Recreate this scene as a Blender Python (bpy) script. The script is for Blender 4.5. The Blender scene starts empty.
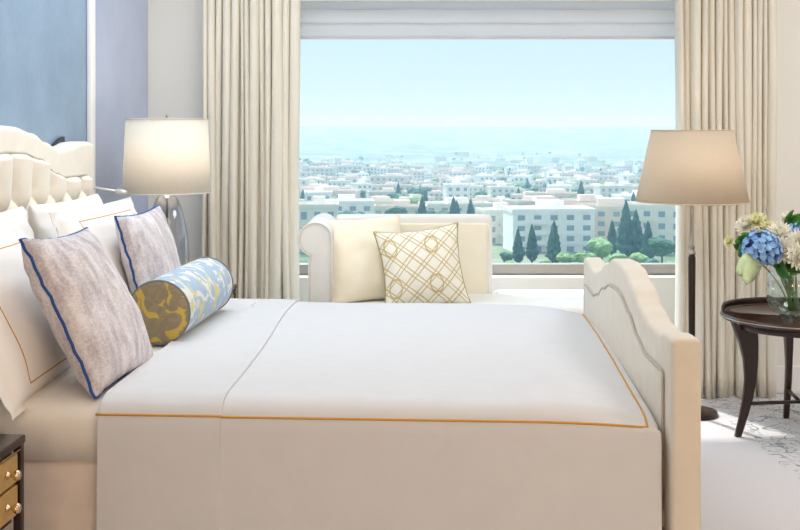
import bpy, bmesh, math, random
from mathutils import Vector, Matrix, noise
random.seed(7)
PI = math.pi
COL = bpy.context.scene.collection
sc = bpy.context.scene
F, HZ, EYE = 1150.0, 130.0, 1.45

# ------------------------------------------------------------------ helpers
def lin(c):
    out = []
    for v in c[:3]:
        v = v / 255.0
        out.append(v / 12.92 if v <= 0.04045 else ((v + 0.055) / 1.055) ** 2.4)
    return (*out, 1.0)

def P(px, py, d):
    return Vector(((px - 400) * d / F, d, EYE - (py - HZ) * d / F))

def link(name, bm, mat=None, parent=None, smooth=True, mw=None):
    me = bpy.data.meshes.new(name)
    bmesh.ops.recalc_face_normals(bm, faces=bm.faces)
    bm.to_mesh(me); bm.free()
    if smooth:
        for p in me.polygons: p.use_smooth = True
    o = bpy.data.objects.new(name, me); COL.objects.link(o)
    if mat: me.materials.append(mat)
    if parent: o.parent = parent
    if mw is not None: o.matrix_local = mw
    return o

def empty(name, loc=(0, 0, 0), rz=0, mw=None):
    o = bpy.data.objects.new(name, None); COL.objects.link(o)
    o.empty_display_size = 0.1
    if mw is not None: o.matrix_world = mw
    else:
        o.location = loc; o.rotation_euler = (0, 0, rz)
    return o

def tag(o, label=None, cat=None, group=None, kind=None):
    if label: o['label'] = label
    if cat: o['category'] = cat
    if group: o['group'] = group
    if kind: o['kind'] = kind
    return o

def bevel(o, w, seg=3, ang=35):
    m = o.modifiers.new('bevel', 'BEVEL'); m.width = w; m.segments = seg
    m.limit_method = 'ANGLE'; m.angle_limit = math.radians(ang)
    return o

def BM(): return bmesh.new()

def box(bm, x0, x1, y0, y1, z0, z1, M=None):
    vs = [Vector((x, y, z)) for x in (x0, x1) for y in (y0, y1) for z in (z0, z1)]
    if M is not None: vs = [M @ v for v in vs]
    v = [bm.verts.new(c) for c in vs]
    for f in ((0, 1, 3, 2), (4, 6, 7, 5), (0, 4, 5, 1), (2, 3, 7, 6), (0, 2, 6, 4), (1, 5, 7, 3)):
        bm.faces.new([v[i] for i in f])

def prism(bm, pts, fn, t0, t1):
    """closed outline pts (a,b); fn(a,b,t)->Vector"""
    a = [bm.verts.new(fn(p[0], p[1], t0)) for p in pts]
    b = [bm.verts.new(fn(p[0], p[1], t1)) for p in pts]
    n = len(pts)
    bm.faces.new(a); bm.faces.new(b[::-1])
    for i in range(n):
        bm.faces.new([a[i], a[(i + 1) % n], b[(i + 1) % n], b[i]])

def lathe(bm, prof, seg=48, c=(0, 0), cap=True, M=None):
    rings = []
    for r, z in prof:
        ring = []
        for i in range(seg):
            a = 2 * PI * i / seg
            p = Vector((c[0] + r * math.cos(a), c[1] + r * math.sin(a), z))
            if M is not None: p = M @ p
            ring.append(bm.verts.new(p))
        rings.append(ring)
    for k in range(len(rings) - 1):
        for i in range(seg):
            j = (i + 1) % seg
            bm.faces.new([rings[k][i], rings[k][j], rings[k + 1][j], rings[k + 1][i]])
    if cap:
        bm.faces.new(rings[0][::-1]); bm.faces.new(rings[-1])

def tube(bm, pts, r, seg=8, closed=False, cap=True):
    pts = [Vector(p) for p in pts]
    n = len(pts)
    rr = r if isinstance(r, (list, tuple)) else [r] * n
    rings = []
    up = None
    for i in range(n):
        if closed: t = pts[(i + 1) % n] - pts[i - 1]
        else: t = pts[min(i + 1, n - 1)] - pts[max(i - 1, 0)]
        t.normalize()
        if up is None:
            up = Vector((0, 0, 1)) if abs(t.z) < 0.9 else Vector((1, 0, 0))
        s = t.cross(up)
        if s.length < 1e-5: s = t.orthogonal()
        s.normalize(); up = s.cross(t).normalized()
        rings.append([bm.verts.new(pts[i] + (s * math.cos(2 * PI * k / seg) + up * math.sin(2 * PI * k / seg)) * rr[i]) for k in range(seg)])
    m = n if closed else n - 1
    for i in range(m):
        A, B = rings[i], rings[(i + 1) % n]
        for k in range(seg):
            l = (k + 1) % seg
            bm.faces.new([A[k], A[l], B[l], B[k]])
    if cap and not closed:
        bm.faces.new(rings[0][::-1]); bm.faces.new(rings[-1])

def grid(bm, nu, nv, fn, uv=False):
    V = [[bm.verts.new(fn(i / nu, j / nv)) for j in range(nv + 1)] for i in range(nu + 1)]
    L = bm.loops.layers.uv.verify() if uv else None
    for i in range(nu):
        for j in range(nv):
            f = bm.faces.new([V[i][j], V[i + 1][j], V[i + 1][j + 1], V[i][j + 1]])
            if uv:
                for l, (a, b) in zip(f.loops, ((i, j), (i + 1, j), (i + 1, j + 1), (i, j + 1))):
                    l[L].uv = (a / nu, b / nv)
    return V

def lerp_table(T, x):
    if x <= T[0][0]: return T[0][1]
    for (a, b), (c, d) in zip(T, T[1:]):
        if x <= c:
            t = (x - a) / (c - a)
            return b + (d - b) * t
    return T[-1][1]

def smooth_table(T, x):
    if x <= T[0][0]: return T[0][1]
    for (a, b), (c, d) in zip(T, T[1:]):
        if x <= c:
            t = (x - a) / (c - a); t = t * t * (3 - 2 * t)
            return b + (d - b) * t
    return T[-1][1]

# ------------------------------------------------------------------ materials
def nodes(name):
    m = bpy.data.materials.new(name); m.use_nodes = True
    nt = m.node_tree
    return m, nt, nt.nodes['Principled BSDF']

def mix_col(nt, fac, a, b):
    n = nt.nodes.new('ShaderNodeMix'); n.data_type = 'RGBA'
    for sock, v in ((n.inputs[0], fac), (n.inputs[6], a), (n.inputs[7], b)):
        if isinstance(v, (tuple, float, int)): sock.default_value = v
        else: nt.links.new(v, sock)
    return n.outputs[2]

def math_n(nt, op, a, b=None, c=None, clamp=False):
    n = nt.nodes.new('ShaderNodeMath'); n.operation = op; n.use_clamp = clamp
    for i, v in enumerate((a, b, c)):
        if v is None: continue
        if isinstance(v, (float, int)): n.inputs[i].default_value = v
        else: nt.links.new(v, n.inputs[i])
    return n.outputs[0]

def noise_n(nt, scale, detail=3, coord='Object', vec=None, mapscale=None):
    tc = nt.nodes.new('ShaderNodeTexCoord')
    out = vec if vec is not None else tc.outputs[coord]
    if mapscale:
        mp = nt.nodes.new('ShaderNodeMapping'); mp.inputs['Scale'].default_value = mapscale
        nt.links.new(out, mp.inputs['Vector']); out = mp.outputs[0]
    n = nt.nodes.new('ShaderNodeTexNoise'); n.inputs['Scale'].default_value = scale
    n.inputs['Detail'].default_value = detail
    nt.links.new(out, n.inputs['Vector'])
    return n

def ramp(nt, fac, stops):
    r = nt.nodes.new('ShaderNodeValToRGB')
    e = r.color_ramp.elements
    while len(e) < len(stops): e.new(0.5)
    for el, (p, c) in zip(e, stops):
        el.position = p; el.color = c
    nt.links.new(fac, r.inputs[0])
    return r.outputs[0]

def bump_n(nt, h, strength, dist, bs):
    b = nt.nodes.new('ShaderNodeBump'); b.inputs['Strength'].default_value = strength
    b.inputs['Distance'].default_value = dist
    nt.links.new(h, b.inputs['Height']); nt.links.new(b.outputs[0], bs.inputs['Normal'])

def plain(name, c, rough=0.7, var=0.0, scale=8, bump=0.0, bscale=60, metal=0.0, sheen=0.0, mapscale=None, bdist=0.002):
    m, nt, b = nodes(name)
    col = lin(c)
    b.inputs['Base Color'].default_value = col
    b.inputs['Roughness'].default_value = rough
    b.inputs['Metallic'].default_value = metal
    if sheen: b.inputs['Sheen Weight'].default_value = sheen
    if var:
        n = noise_n(nt, scale, 4, mapscale=mapscale)
        lo = tuple(v * (1 - var) for v in col[:3]) + (1,)
        hi = tuple(min(1, v * (1 + var)) for v in col[:3]) + (1,)
        nt.links.new(ramp(nt, n.outputs['Fac'], [(0.3, lo), (0.7, hi)]), b.inputs['Base Color'])
    if bump:
        n2 = noise_n(nt, bscale, 3)
        bump_n(nt, n2.outputs['Fac'], bump, bdist, b)
    return m

def fabric(name, c, var=0.04, scale=400, bump=0.25, trans=0.0):
    """woven cloth: two crossed fine waves for the bump"""
    m, nt, b = nodes(name)
    col = lin(c)
    b.inputs['Roughness'].default_value = 0.9
    b.inputs['Sheen Weight'].default_value = 0.15
    n = noise_n(nt, 14, 5)
    lo = tuple(v * (1 - var) for v in col[:3]) + (1,)
    hi = tuple(min(1, v * (1 + var)) for v in col[:3]) + (1,)
    rc = ramp(nt, n.outputs['Fac'], [(0.3, lo), (0.7, hi)])
    nt.links.new(rc, b.inputs['Base Color'])
    n1 = noise_n(nt, scale, 2)
    n2 = noise_n(nt, 9, 4)
    h = math_n(nt, 'ADD', math_n(nt, 'MULTIPLY', n1.outputs['Fac'], 0.25), math_n(nt, 'MULTIPLY', n2.outputs['Fac'], 3.0))
    bump_n(nt, h, bump, 0.004, b)
    if trans:
        tr = nt.nodes.new('ShaderNodeBsdfTranslucent'); nt.links.new(rc, tr.inputs[0])
        mx = nt.nodes.new('ShaderNodeMixShader'); mx.inputs[0].default_value = trans
        out = nt.nodes['Material Output']
        nt.links.new(b.outputs[0], mx.inputs[1]); nt.links.new(tr.outputs[0], mx.inputs[2])
        nt.links.new(mx.outputs[0], out.inputs[0])
    return m

def glass_thin(name, tint=(1, 1, 1, 1), gloss=0.06, rough=0.0):
    m, nt, b = nodes(name)
    nt.nodes.remove(b)
    t = nt.nodes.new('ShaderNodeBsdfTransparent'); t.inputs[0].default_value = tint
    g = nt.nodes.new('ShaderNodeBsdfGlossy'); g.inputs['Roughness'].default_value = rough
    lw = nt.nodes.new('ShaderNodeLayerWeight'); lw.inputs[0].default_value = 0.35
    f = math_n(nt, 'MULTIPLY_ADD', lw.outputs['Facing'], 0.55, gloss) if gloss > 0.02 else gloss
    mx = nt.nodes.new('ShaderNodeMixShader')
    if isinstance(f, float): mx.inputs[0].default_value = f
    else: nt.links.new(f, mx.inputs[0])
    nt.links.new(t.outputs[0], mx.inputs[1]); nt.links.new(g.outputs[0], mx.inputs[2])
    nt.links.new(mx.outputs[0], nt.nodes['Material Output'].inputs[0])
    return m

WHITE_LINEN = fabric('white_linen', (214, 215, 219), var=0.015, bump=0.22)
PILLOW_WHITE = fabric('pillow_white', (240, 237, 236), var=0.015, bump=0.3)
CREAM_COTTON = fabric('cream_cotton', (243, 235, 216), var=0.02, bump=0.3)
SHEET = fabric('fitted_sheet', (236, 230, 222), var=0.02, bump=0.3)
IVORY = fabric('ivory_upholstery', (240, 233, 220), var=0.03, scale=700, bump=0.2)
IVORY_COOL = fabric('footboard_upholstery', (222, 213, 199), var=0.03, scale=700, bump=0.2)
CHAISE = fabric('chaise_upholstery', (234, 233, 228), var=0.02, scale=700, bump=0.2)
BASE_CLOTH = fabric('bed_base_cloth', (230, 216, 206), var=0.04, scale=700, bump=0.15)
PIPING = fabric('taupe_piping', (186, 178, 166), var=0.03)
GOLD_THREAD = plain('gold_thread', (206, 150, 52), 0.6, bump=0.4, bscale=500)
BLUE_PIPE = plain('blue_piping', (32, 78, 150), 0.7, bump=0.4, bscale=400)
DARK_WOOD = plain('espresso_wood', (46, 28, 22), 0.28, var=0.3, scale=6, mapscale=(1, 1, 0.12))
CHAMPAGNE = plain('champagne_lacquer', (205, 168, 105), 0.35, var=0.08, scale=40, metal=0.35)
BRASS = plain('pale_brass', (214, 190, 160), 0.2, metal=1.0)
SILVER = plain('brushed_silver', (176, 168, 158), 0.3, metal=1.0)
WHITE_METAL = plain('satin_nickel', (225, 222, 220), 0.3, metal=0.6)
WALL_CREAM = plain('cream_wall_paint', (238, 236, 230), 0.85, var=0.015, scale=3, bump=0.05, bscale=120)
TRIM_WHITE = plain('white_trim_paint', (240, 238, 238), 0.4)
CEIL = plain('ceiling_paint', (238, 236, 232), 0.9)
FRAME_GREY = plain('grey_aluminium', (170, 165, 158), 0.4, metal=0.3)
WINDOW_GLASS = glass_thin('window_glass', (0.985, 0.995, 1, 1), 0.0)

def curtain_mat(name, c):
    m, nt, b = nodes(name)
    b.inputs['Roughness'].default_value = 0.85
    b.inputs['Sheen Weight'].default_value = 0.2
    n = noise_n(nt, 60, 3, mapscale=(1, 1, 0.03))
    col = lin(c)
    lo = tuple(v * 0.93 for v in col[:3]) + (1,); hi = tuple(min(1, v * 1.04) for v in col[:3]) + (1,)
    rc = ramp(nt, n.outputs['Fac'], [(0.3, lo), (0.7, hi)])
    nt.links.new(rc, b.inputs['Base Color'])
    n1 = noise_n(nt, 500, 2); bump_n(nt, n1.outputs['Fac'], 0.15, 0.002, b)
    tr = nt.nodes.new('ShaderNodeBsdfTranslucent'); nt.links.new(rc, tr.inputs[0])
    mx = nt.nodes.new('ShaderNodeMixShader'); mx.inputs[0].default_value = 0.12
    nt.links.new(b.outputs[0], mx.inputs[1]); nt.links.new(tr.outputs[0], mx.inputs[2])
    nt.links.new(mx.outputs[0], nt.nodes['Material Output'].inputs[0])
    return m
CURTAIN_L = curtain_mat('curtain_silk_left', (244, 238, 224))
CURTAIN_R = CURTAIN_L

def grey_pillow_mat():
    m, nt, b = nodes('grey_marled_linen')
    b.inputs['Roughness'].default_value = 0.9
    b.inputs['Sheen Weight'].default_value = 0.2
    n = noise_n(nt, 26, 8, mapscale=(1.0, 0.35, 1))
    n2 = noise_n(nt, 130, 4)
    s = math_n(nt, 'ADD', math_n(nt, 'MULTIPLY', n.outputs['Fac'], 0.65), math_n(nt, 'MULTIPLY', n2.outputs['Fac'], 0.35))
    c = ramp(nt, s, [(0.36, lin((176, 166, 170))), (0.5, lin((208, 200, 204))), (0.62, lin((230, 225, 228)))])
    nt.links.new(c, b.inputs['Base Color'])
    n3 = noise_n(nt, 300, 3); bump_n(nt, n3.outputs['Fac'], 0.3, 0.003, b)
    return m
GREY_LINEN = grey_pillow_mat()

def sham_mat():
    """white cotton with one gold line running inside the border"""
    m, nt, b = nodes('white_sham_gold_line')
    b.inputs['Roughness'].default_value = 0.9
    tc = nt.nodes.new('ShaderNodeTexCoord'); sp = nt.nodes.new('ShaderNodeSeparateXYZ')
    nt.links.new(tc.outputs['UV'], sp.inputs[0])
    ax = math_n(nt, 'ABSOLUTE', math_n(nt, 'SUBTRACT', sp.outputs[0], 0.5))
    ay = math_n(nt, 'ABSOLUTE', math_n(nt, 'SUBTRACT', sp.outputs[1], 0.5))
    mx = math_n(nt, 'MAXIMUM', math_n(nt, 'MULTIPLY', ax, 1.17), ay)
    ln = math_n(nt, 'LESS_THAN', math_n(nt, 'ABSOLUTE', math_n(nt, 'SUBTRACT', mx, 0.388)), 0.0042)
    nt.links.new(mix_col(nt, ln, lin((240, 236, 233)), lin((206, 150, 52))), b.inputs['Base Color'])
    n2 = noise_n(nt, 10, 4); bump_n(nt, n2.outputs['Fac'], 0.3, 0.012, b)
    return m
SHAM = sham_mat()

def trellis_mat():
    m, nt, b = nodes('gold_trellis_cloth')
    b.inputs['Roughness'].default_value = 0.85
    tc = nt.nodes.new('ShaderNodeTexCoord'); sp = nt.nodes.new('ShaderNodeSeparateXYZ')
    nt.links.new(tc.outputs['UV'], sp.inputs[0])
    x = math_n(nt, 'MULTIPLY', sp.outputs[0], 4.0); y = math_n(nt, 'MULTIPLY', sp.outputs[1], 4.0)
    a = math_n(nt, 'ADD', x, y); c = math_n(nt, 'SUBTRACT', x, y)
    def band(v, off, w):
        f = math_n(nt, 'FRACT', math_n(nt, 'ADD', v, off + 20.0))
        return math_n(nt, 'LESS_THAN', math_n(nt, 'ABSOLUTE', math_n(nt, 'SUBTRACT', f, 0.5)), w)
    l1 = math_n(nt, 'MAXIMUM', band(a, 0.36, 0.036), band(a, 0.62, 0.036))
    l2 = math_n(nt, 'MAXIMUM', band(c, 0.36, 0.036), band(c, 0.62, 0.036))
    # ogee rings centred on a lattice
    fx = math_n(nt, 'SUBTRACT', math_n(nt, 'FRACT', math_n(nt, 'ADD', math_n(nt, 'MULTIPLY', x, 0.5), 0.25)), 0.5)
    fy = math_n(nt, 'SUBTRACT', math_n(nt, 'FRACT', math_n(nt, 'ADD', math_n(nt, 'MULTIPLY', y, 0.5), 0.0)), 0.5)
    r = math_n(nt, 'SQRT', math_n(nt, 'ADD', math_n(nt, 'MULTIPLY', math_n(nt, 'MULTIPLY', fx, fx), 1.6), math_n(nt, 'MULTIPLY', math_n(nt, 'MULTIPLY', fy, fy), 0.8)))
    ring = math_n(nt, 'LESS_THAN', math_n(nt, 'ABSOLUTE', math_n(nt, 'SUBTRACT', r, 0.2)), 0.02)
    s = math_n(nt, 'MAXIMUM', math_n(nt, 'MAXIMUM', l1, l2), ring)
    col = mix_col(nt, s, lin((244, 240, 228)), lin((200, 180, 128)))
    nt.links.new(col, b.inputs['Base Color'])
    bump_n(nt, s, 0.4, 0.002, b)
    return m
TRELLIS = trellis_mat()

def bolster_mat(name, base, blotch, spots, scale):
    m, nt, b = nodes(name)
    b.inputs['Roughness'].default_value = 0.75
    tc = nt.nodes.new('ShaderNodeTexCoord')
    n = noise_n(nt, scale, 2); n.inputs['Distortion'].default_value = 1.6
    n2 = noise_n(nt, scale * 0.8, 2); n2.inputs['Distortion'].default_value = 1.2
    mp = nt.nodes.new('ShaderNodeMapping'); mp.inputs['Location'].default_value = (3.1, 5.2, 1.7)
    nt.links.new(tc.outputs['Object'], mp.inputs[0]); nt.links.new(mp.outputs[0], n2.inputs['Vector'])
    f1 = ramp(nt, n.outputs['Fac'], [(0.52, (0, 0, 0, 1)), (0.55, (1, 1, 1, 1))])
    f2 = ramp(nt, n2.outputs['Fac'], [(0.57, (0, 0, 0, 1)), (0.59, (1, 1, 1, 1))])
    c = mix_col(nt, f1, lin(base), lin(blotch))
    c = mix_col(nt, f2, c, lin(spots))
    nt.links.new(c, b.inputs['Base Color'])
    return m
BOL_SIDE = bolster_mat('bolster_blue_ikat', (168, 188, 212), (222, 224, 218), (214, 206, 150), 11)
BOL_END = bolster_mat('bolster_taupe_gold', (142, 130, 106), (152, 138, 108), (200, 172, 76), 17)
for _n in BOL_END.node_tree.nodes:
    if _n.type == 'VALTORGB' and abs(_n.color_ramp.elements[0].position - 0.57) < 0.01:
        _n.color_ramp.elements[0].position = 0.545; _n.color_ramp.elements[1].position = 0.565

def wall_blue_mat(name, c, c2, rough, metal=0.0):
    m, nt, b = nodes(name)
    b.inputs['Roughness'].default_value = rough; b.inputs['Metallic'].default_value = metal
    n = noise_n(nt, 5, 8, mapscale=(1, 1, 1)); n2 = noise_n(nt, 160, 3, mapscale=(1, 1, 0.2))
    s = math_n(nt, 'ADD', math_n(nt, 'MULTIPLY', n.outputs['Fac'], 0.6), math_n(nt, 'MULTIPLY', n2.outputs['Fac'], 0.4))
    nt.links.new(ramp(nt, s, [(0.35, lin(c)), (0.65, lin(c2))]), b.inputs['Base Color'])
    return m
BLUE_WALL = wall_blue_mat('blue_silk_wallcovering', (134, 156, 180), (150, 172, 196), 0.55)
LILAC_PANEL = wall_blue_mat('blue_lacquer_panel', (186, 197, 226), (196, 206, 232), 0.16, 0.2)

def carpet_mat():
    m, nt, b = nodes('cream_carpet_botanical')
    b.inputs['Roughness'].default_value = 1.0
    n = noise_n(nt, 3.2, 2); n.inputs['Distortion'].default_value = 1.5
    n2 = noise_n(nt, 6.5, 2); n2.inputs['Distortion'].default_value = 2.2
    f1 = math_n(nt, 'LESS_THAN', math_n(nt, 'ABSOLUTE', math_n(nt, 'SUBTRACT', n.outputs['Fac'], 0.5)), 0.011)
    f2 = math_n(nt, 'LESS_THAN', math_n(nt, 'ABSOLUTE', math_n(nt, 'SUBTRACT', n2.outputs['Fac'], 0.52)), 0.014)
    ln = math_n(nt, 'MAXIMUM', f1, f2)
    # the pattern lies on the part of the carpet by the window, at x > 1.55
    tc = nt.nodes.new('ShaderNodeTexCoord'); sp = nt.nodes.new('ShaderNodeSeparateXYZ')
    nt.links.new(tc.outputs['Object'], sp.inputs[0])
    nb = noise_n(nt, 1.4, 3)
    edge = math_n(nt, 'GREATER_THAN', math_n(nt, 'ADD', sp.outputs[0], math_n(nt, 'MULTIPLY', nb.outputs['Fac'], 0.5)), 1.92)
    ln = math_n(nt, 'MULTIPLY', ln, edge)
    pile = noise_n(nt, 260, 3)
    base = ramp(nt, pile.outputs['Fac'], [(0.3, lin((204, 200, 202))), (0.7, lin((220, 216, 218)))])
    nt.links.new(mix_col(nt, ln, base, lin((138, 150, 150))), b.inputs['Base Color'])
    bump_n(nt, pile.outputs['Fac'], 0.5, 0.006, b)
    return m
CARPET = carpet_mat()

def shade_mat(name, c, trans):
    m, nt, b = nodes(name)
    nt.nodes.remove(b)
    d = nt.nodes.new('ShaderNodeBsdfDiffuse'); t = nt.nodes.new('ShaderNodeBsdfTranslucent')
    n = noise_n(nt, 180, 3, mapscale=(1, 1, 0.3)); col = lin(c)
    rc = ramp(nt, n.outputs['Fac'], [(0.3, tuple(v * 0.96 for v in col[:3]) + (1,)), (0.7, col)])
    nt.links.new(rc, d.inputs[0]); nt.links.new(rc, t.inputs[0])
    mx = nt.nodes.new('ShaderNodeMixShader'); mx.inputs[0].default_value = trans
    nt.links.new(d.outputs[0], mx.inputs[1]); nt.links.new(t.outputs[0], mx.inputs[2])
    nt.links.new(mx.outputs[0], nt.nodes['Material Output'].inputs[0])
    return m
SHADE_WHITE = shade_mat('lampshade_ivory', (250, 245, 236), 0.35)
SHADE_TAN = shade_mat('lampshade_cream', (240, 226, 206), 0.4)
BLIND = shade_mat('sheer_roman_blind', (242, 238, 238), 0.55)
_nt = BLIND.node_tree; _o = _nt.nodes['Material Output']; _sh = _o.inputs[0].links[0].from_socket
_tr = _nt.nodes.new('ShaderNodeBsdfTransparent'); _mx = _nt.nodes.new('ShaderNodeMixShader'); _mx.inputs[0].default_value = 0.3
_nt.links.new(_sh, _mx.inputs[1]); _nt.links.new(_tr.outputs[0], _mx.inputs[2]); _nt.links.new(_mx.outputs[0], _o.inputs[0])

# ------------------------------------------------------------------ room
A = math.radians(3.5)
O = Vector((0.715, 3.08, 0))
BED = Matrix.Translation(O) @ Matrix.Rotation(-A, 4, 'Z')      # local x towards the foot, local y across the bed
def B(u, v, z=0): return BED @ Vector((u, v, z))
PIER_L, PIER_R, ZC = 6.45, 6.35, 2.85
def struct(name, bm, mat, smooth=False, bev=0, parent=None):
    o = link(name, bm, mat, parent, smooth)
    if not parent: o['kind'] = 'structure'
    if bev: bevel(o, bev, 2)
    return o
bm = BM(); box(bm, -2.6, 4.2, -2.6, 6.95, -0.2, 0); struct('floor', bm, CARPET)
bm = BM(); box(bm, -2.6, 4.2, -2.6, 6.95, ZC, ZC + 0.2); struct('ceiling', bm, CEIL)
WU = -2.335                                                      # face of the head wall in the bed frame
bm = BM(); box(bm, WU - 0.2, WU, -5.6, 3.75, 0, ZC, BED); struct('wall_left', bm, BLUE_WALL)
bm = BM(); box(bm, WU, WU + 0.006, 2.26, 3.375, 0.12, ZC, BED); struct('wall_left_panel', bm, LILAC_PANEL)
bm = BM(); box(bm, WU, WU + 0.03, 2.205, 2.262, 0.0, ZC, BED); struct('trim_1', bm, TRIM_WHITE, bev=0.01)
bm = BM(); box(bm, WU, WU + 0.03, 3.33, 3.385, 0.0, ZC, BED); struct('trim_2', bm, TRIM_WHITE, bev=0.01)
bm = BM(); box(bm, -1.75, -1.09, PIER_L, 6.95, 0, ZC); struct('wall_back_left_pier', bm, WALL_CREAM)
bm = BM(); box(bm, -1.10, -1.078, PIER_L - 0.02, PIER_L + 0.05, 0, ZC); struct('trim_3', bm, TRIM_WHITE, bev=0.004)
bm = BM(); box(bm, 2.07, 4.2, PIER_R, 6.95, 0, ZC); struct('wall_back_right_pier', bm, WALL_CREAM)
bm = BM(); box(bm, 2.035, 2.072, PIER_R - 0.03, PIER_R + 0.05, 0, ZC); struct('trim_4', bm, TRIM_WHITE, bev=0.004)
bm = BM(); box(bm, 2.072, 4.2, PIER_R - 0.022, PIER_R, 0, 0.15); struct('baseboard_right', bm, TRIM_WHITE, bev=0.006)
bm = BM(); box(bm, -1.1, 2.07, 6.62, 6.95, 0, 0.60); struct('wall_below_window', bm, WALL_CREAM)
bm = BM(); box(bm, -1.1, 2.07, 6.62, 6.95, 2.45, ZC); struct('wall_above_window', bm, WALL_CREAM)
bm = BM(); box(bm, -1.09, -0.85, 6.62, 6.95, 0.60, 2.45); struct('wall_window_left', bm, WALL_CREAM)
bm = BM(); box(bm, 1.85, 2.07, 6.62, 6.95, 0.60, 2.45); struct('wall_window_right', bm, WALL_CREAM)
bm = BM(); box(bm, 4.0, 4.2, -2.6, PIER_R, 0, ZC); struct('wall_right', bm, WALL_CREAM)
# wall behind the camera
bm = BM()
box(bm, -2.6, 4.2, -2.8, -2.6, 0, ZC)
struct('wall_behind', bm, WALL_CREAM)
# pelmet over the window
bm = BM(); box(bm, -1.078, 2.035, 6.30, 6.34, 2.16, ZC)
tag(link('pelmet', bm, WALL_CREAM, None, False), 'cream pelmet board across the top of the window', 'pelmet')

# the window
win = empty('window_1', (0.5, 6.8, 0.6)); win['kind'] = 'structure'
def wpart(name, m, *b, bev=0.004):
    bm = BM()
    for q in b: box(bm, *[q[i] - (0.5, 0.5, 6.8, 6.8, 0.6, 0.6)[i] for i in range(6)])
    o = link(name, bm, m, win, False)
    if bev: bevel(o, bev, 2)
    return o
wpart('window_frame', FRAME_GREY, (-0.85, 1.85, 6.75, 6.83, 0.602, 0.662), (-0.85, 1.85, 6.75, 6.83, 2.39, 2.45),
      (-0.85, -0.79, 6.75, 6.83, 0.66, 2.39), (1.79, 1.85, 6.75, 6.83, 0.66, 2.39))
wpart('window_pane', WINDOW_GLASS, (-0.79, 1.79, 6.785, 6.795, 0.662, 2.39), bev=0)

# roman blind with horizontal folds
bl = empty('roman_blind', (0.5, 6.42, 1.96))
tag(bl, 'sheer white roman blind gathered in folds at the top of the window', 'blind')
bm = BM()
zs = [0.0, 0.055, 0.078, 0.084, 0.088, 0.14, 0.156, 0.16, 0.165, 0.24, 0.44]
ys = [0.0, -0.012, -0.018, -0.03, -0.006, -0.012, -0.03, -0.034, -0.004, -0.01, 0.0]
def blf(a, b):
    t = b * (len(zs) - 1); k = min(int(t), len(zs) - 2); fr = t - k
    return Vector((-1.10 + 2.2 * a, ys[k] + (ys[k + 1] - ys[k]) * fr + 0.003 * math.sin(a * 40 + b * 5), zs[k] + (zs[k + 1] - zs[k]) * fr + 0.0015 * math.sin(a * 23 + b * 9)))
grid(bm, 90, (len(zs) - 1) * 2, blf)
o = link('blind_cloth', bm, BLIND, bl)
s_ = o.modifiers.new('s', 'SOLIDIFY'); s_.thickness = 0.002
bm = BM(); box(bm, -1.10, 1.10, -0.006, 0.006, -0.004, 0.012); bevel(link('bottom_bar', bm, BLIND, bl, False), 0.003)

# ------------------------------------------------------------------ curtains
def curtain(name, x0, x1, y, seed, label, mat, nfold):
    rnd = random.Random(seed)
    w = [rnd.uniform(0.55, 1.45) for _ in range(nfold)]
    s = sum(w); cum = [0]
    for k in w: cum.append(cum[-1] + k / s)
    amp = [rnd.uniform(0.6, 1.15) for _ in range(nfold)]
    ph = [rnd.uniform(-1, 1) for _ in range(nfold + 1)]
    bm = BM()
    H = 2.8
    def fn(a, b):
        z = 0.006 + (H - 0.006) * b
        k = 0
        while k < nfold - 1 and a > cum[k + 1]: k += 1
        fr = (a - cum[k]) / (cum[k + 1] - cum[k])
        h = 1 - b
        fw = (x1 - x0) * (cum[k + 1] - cum[k])
        # omega-shaped pleat: the ridge bulges sideways over the grooves
        yy = -0.085 * amp[k] * (max(0.0, math.sin(PI * fr)) ** 0.8)
        wob = 0.012 * h * (ph[k] * (1 - fr) + ph[k + 1] * fr) * math.sin(z * 1.3 + k)
        x = x0 + (x1 - x0) * a + wob + 0.010 * h * math.sin(z * 2.1 + ph[k] * 5)
        x -= 0.17 * fw * math.sin(2 * PI * fr)
        return Vector((x, y + yy * (0.85 + 0.25 * h) + 0.006 * math.sin(z * 3 + k * 2), z))
    grid(bm, nfold * 18, 24, fn)
    o = link(name, bm, mat)
    m = o.modifiers.new('s', 'SOLIDIFY'); m.thickness = 0.003
    tag(o, label, 'curtain', 'long curtains at the window')
curtain('curtain', -1.082, -0.545, 6.31, 3, 'pleated cream curtain between bedside lamp and chaise', CURTAIN_L, 13)
curtain('curtain', 1.50, 2.045, 6.28, 11, 'pleated cream curtain behind the floor lamp and round table', CURTAIN_R, 14)

# ------------------------------------------------------------------ bed
bed = empty('bed', mw=BED)
tag(bed, 'ivory upholstered double bed with tufted headboard and camelback footboard', 'bed')
HB = [(0, 1.467), (0.1, 1.463), (0.29, 1.438), (0.42, 1.402), (0.57, 1.371), (0.7, 1.380), (0.84, 1.397), (0.93, 1.399), (1.0, 1.390)]
HP = [(0, 1.368), (0.15, 1.362), (0.33, 1.335), (0.5, 1.272), (0.62, 1.252), (0.87, 1.252)]
FB = [(0, 0.985), (0.12, 0.980), (0.3, 0.945), (0.48, 0.895), (0.62, 0.872), (0.78, 0.872), (0.90, 0.888), (1.0, 0.890)]
def prof(T, half, inset=0.0, zlow=0.1, n=80):
    pts = [(-half, zlow)]
    for i in range(n + 1):
        v = -half + 2 * half * i / n
        pts.append((v, smooth_table(T, abs(v)) - inset))
    pts.append((half, zlow))
    return pts
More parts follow.
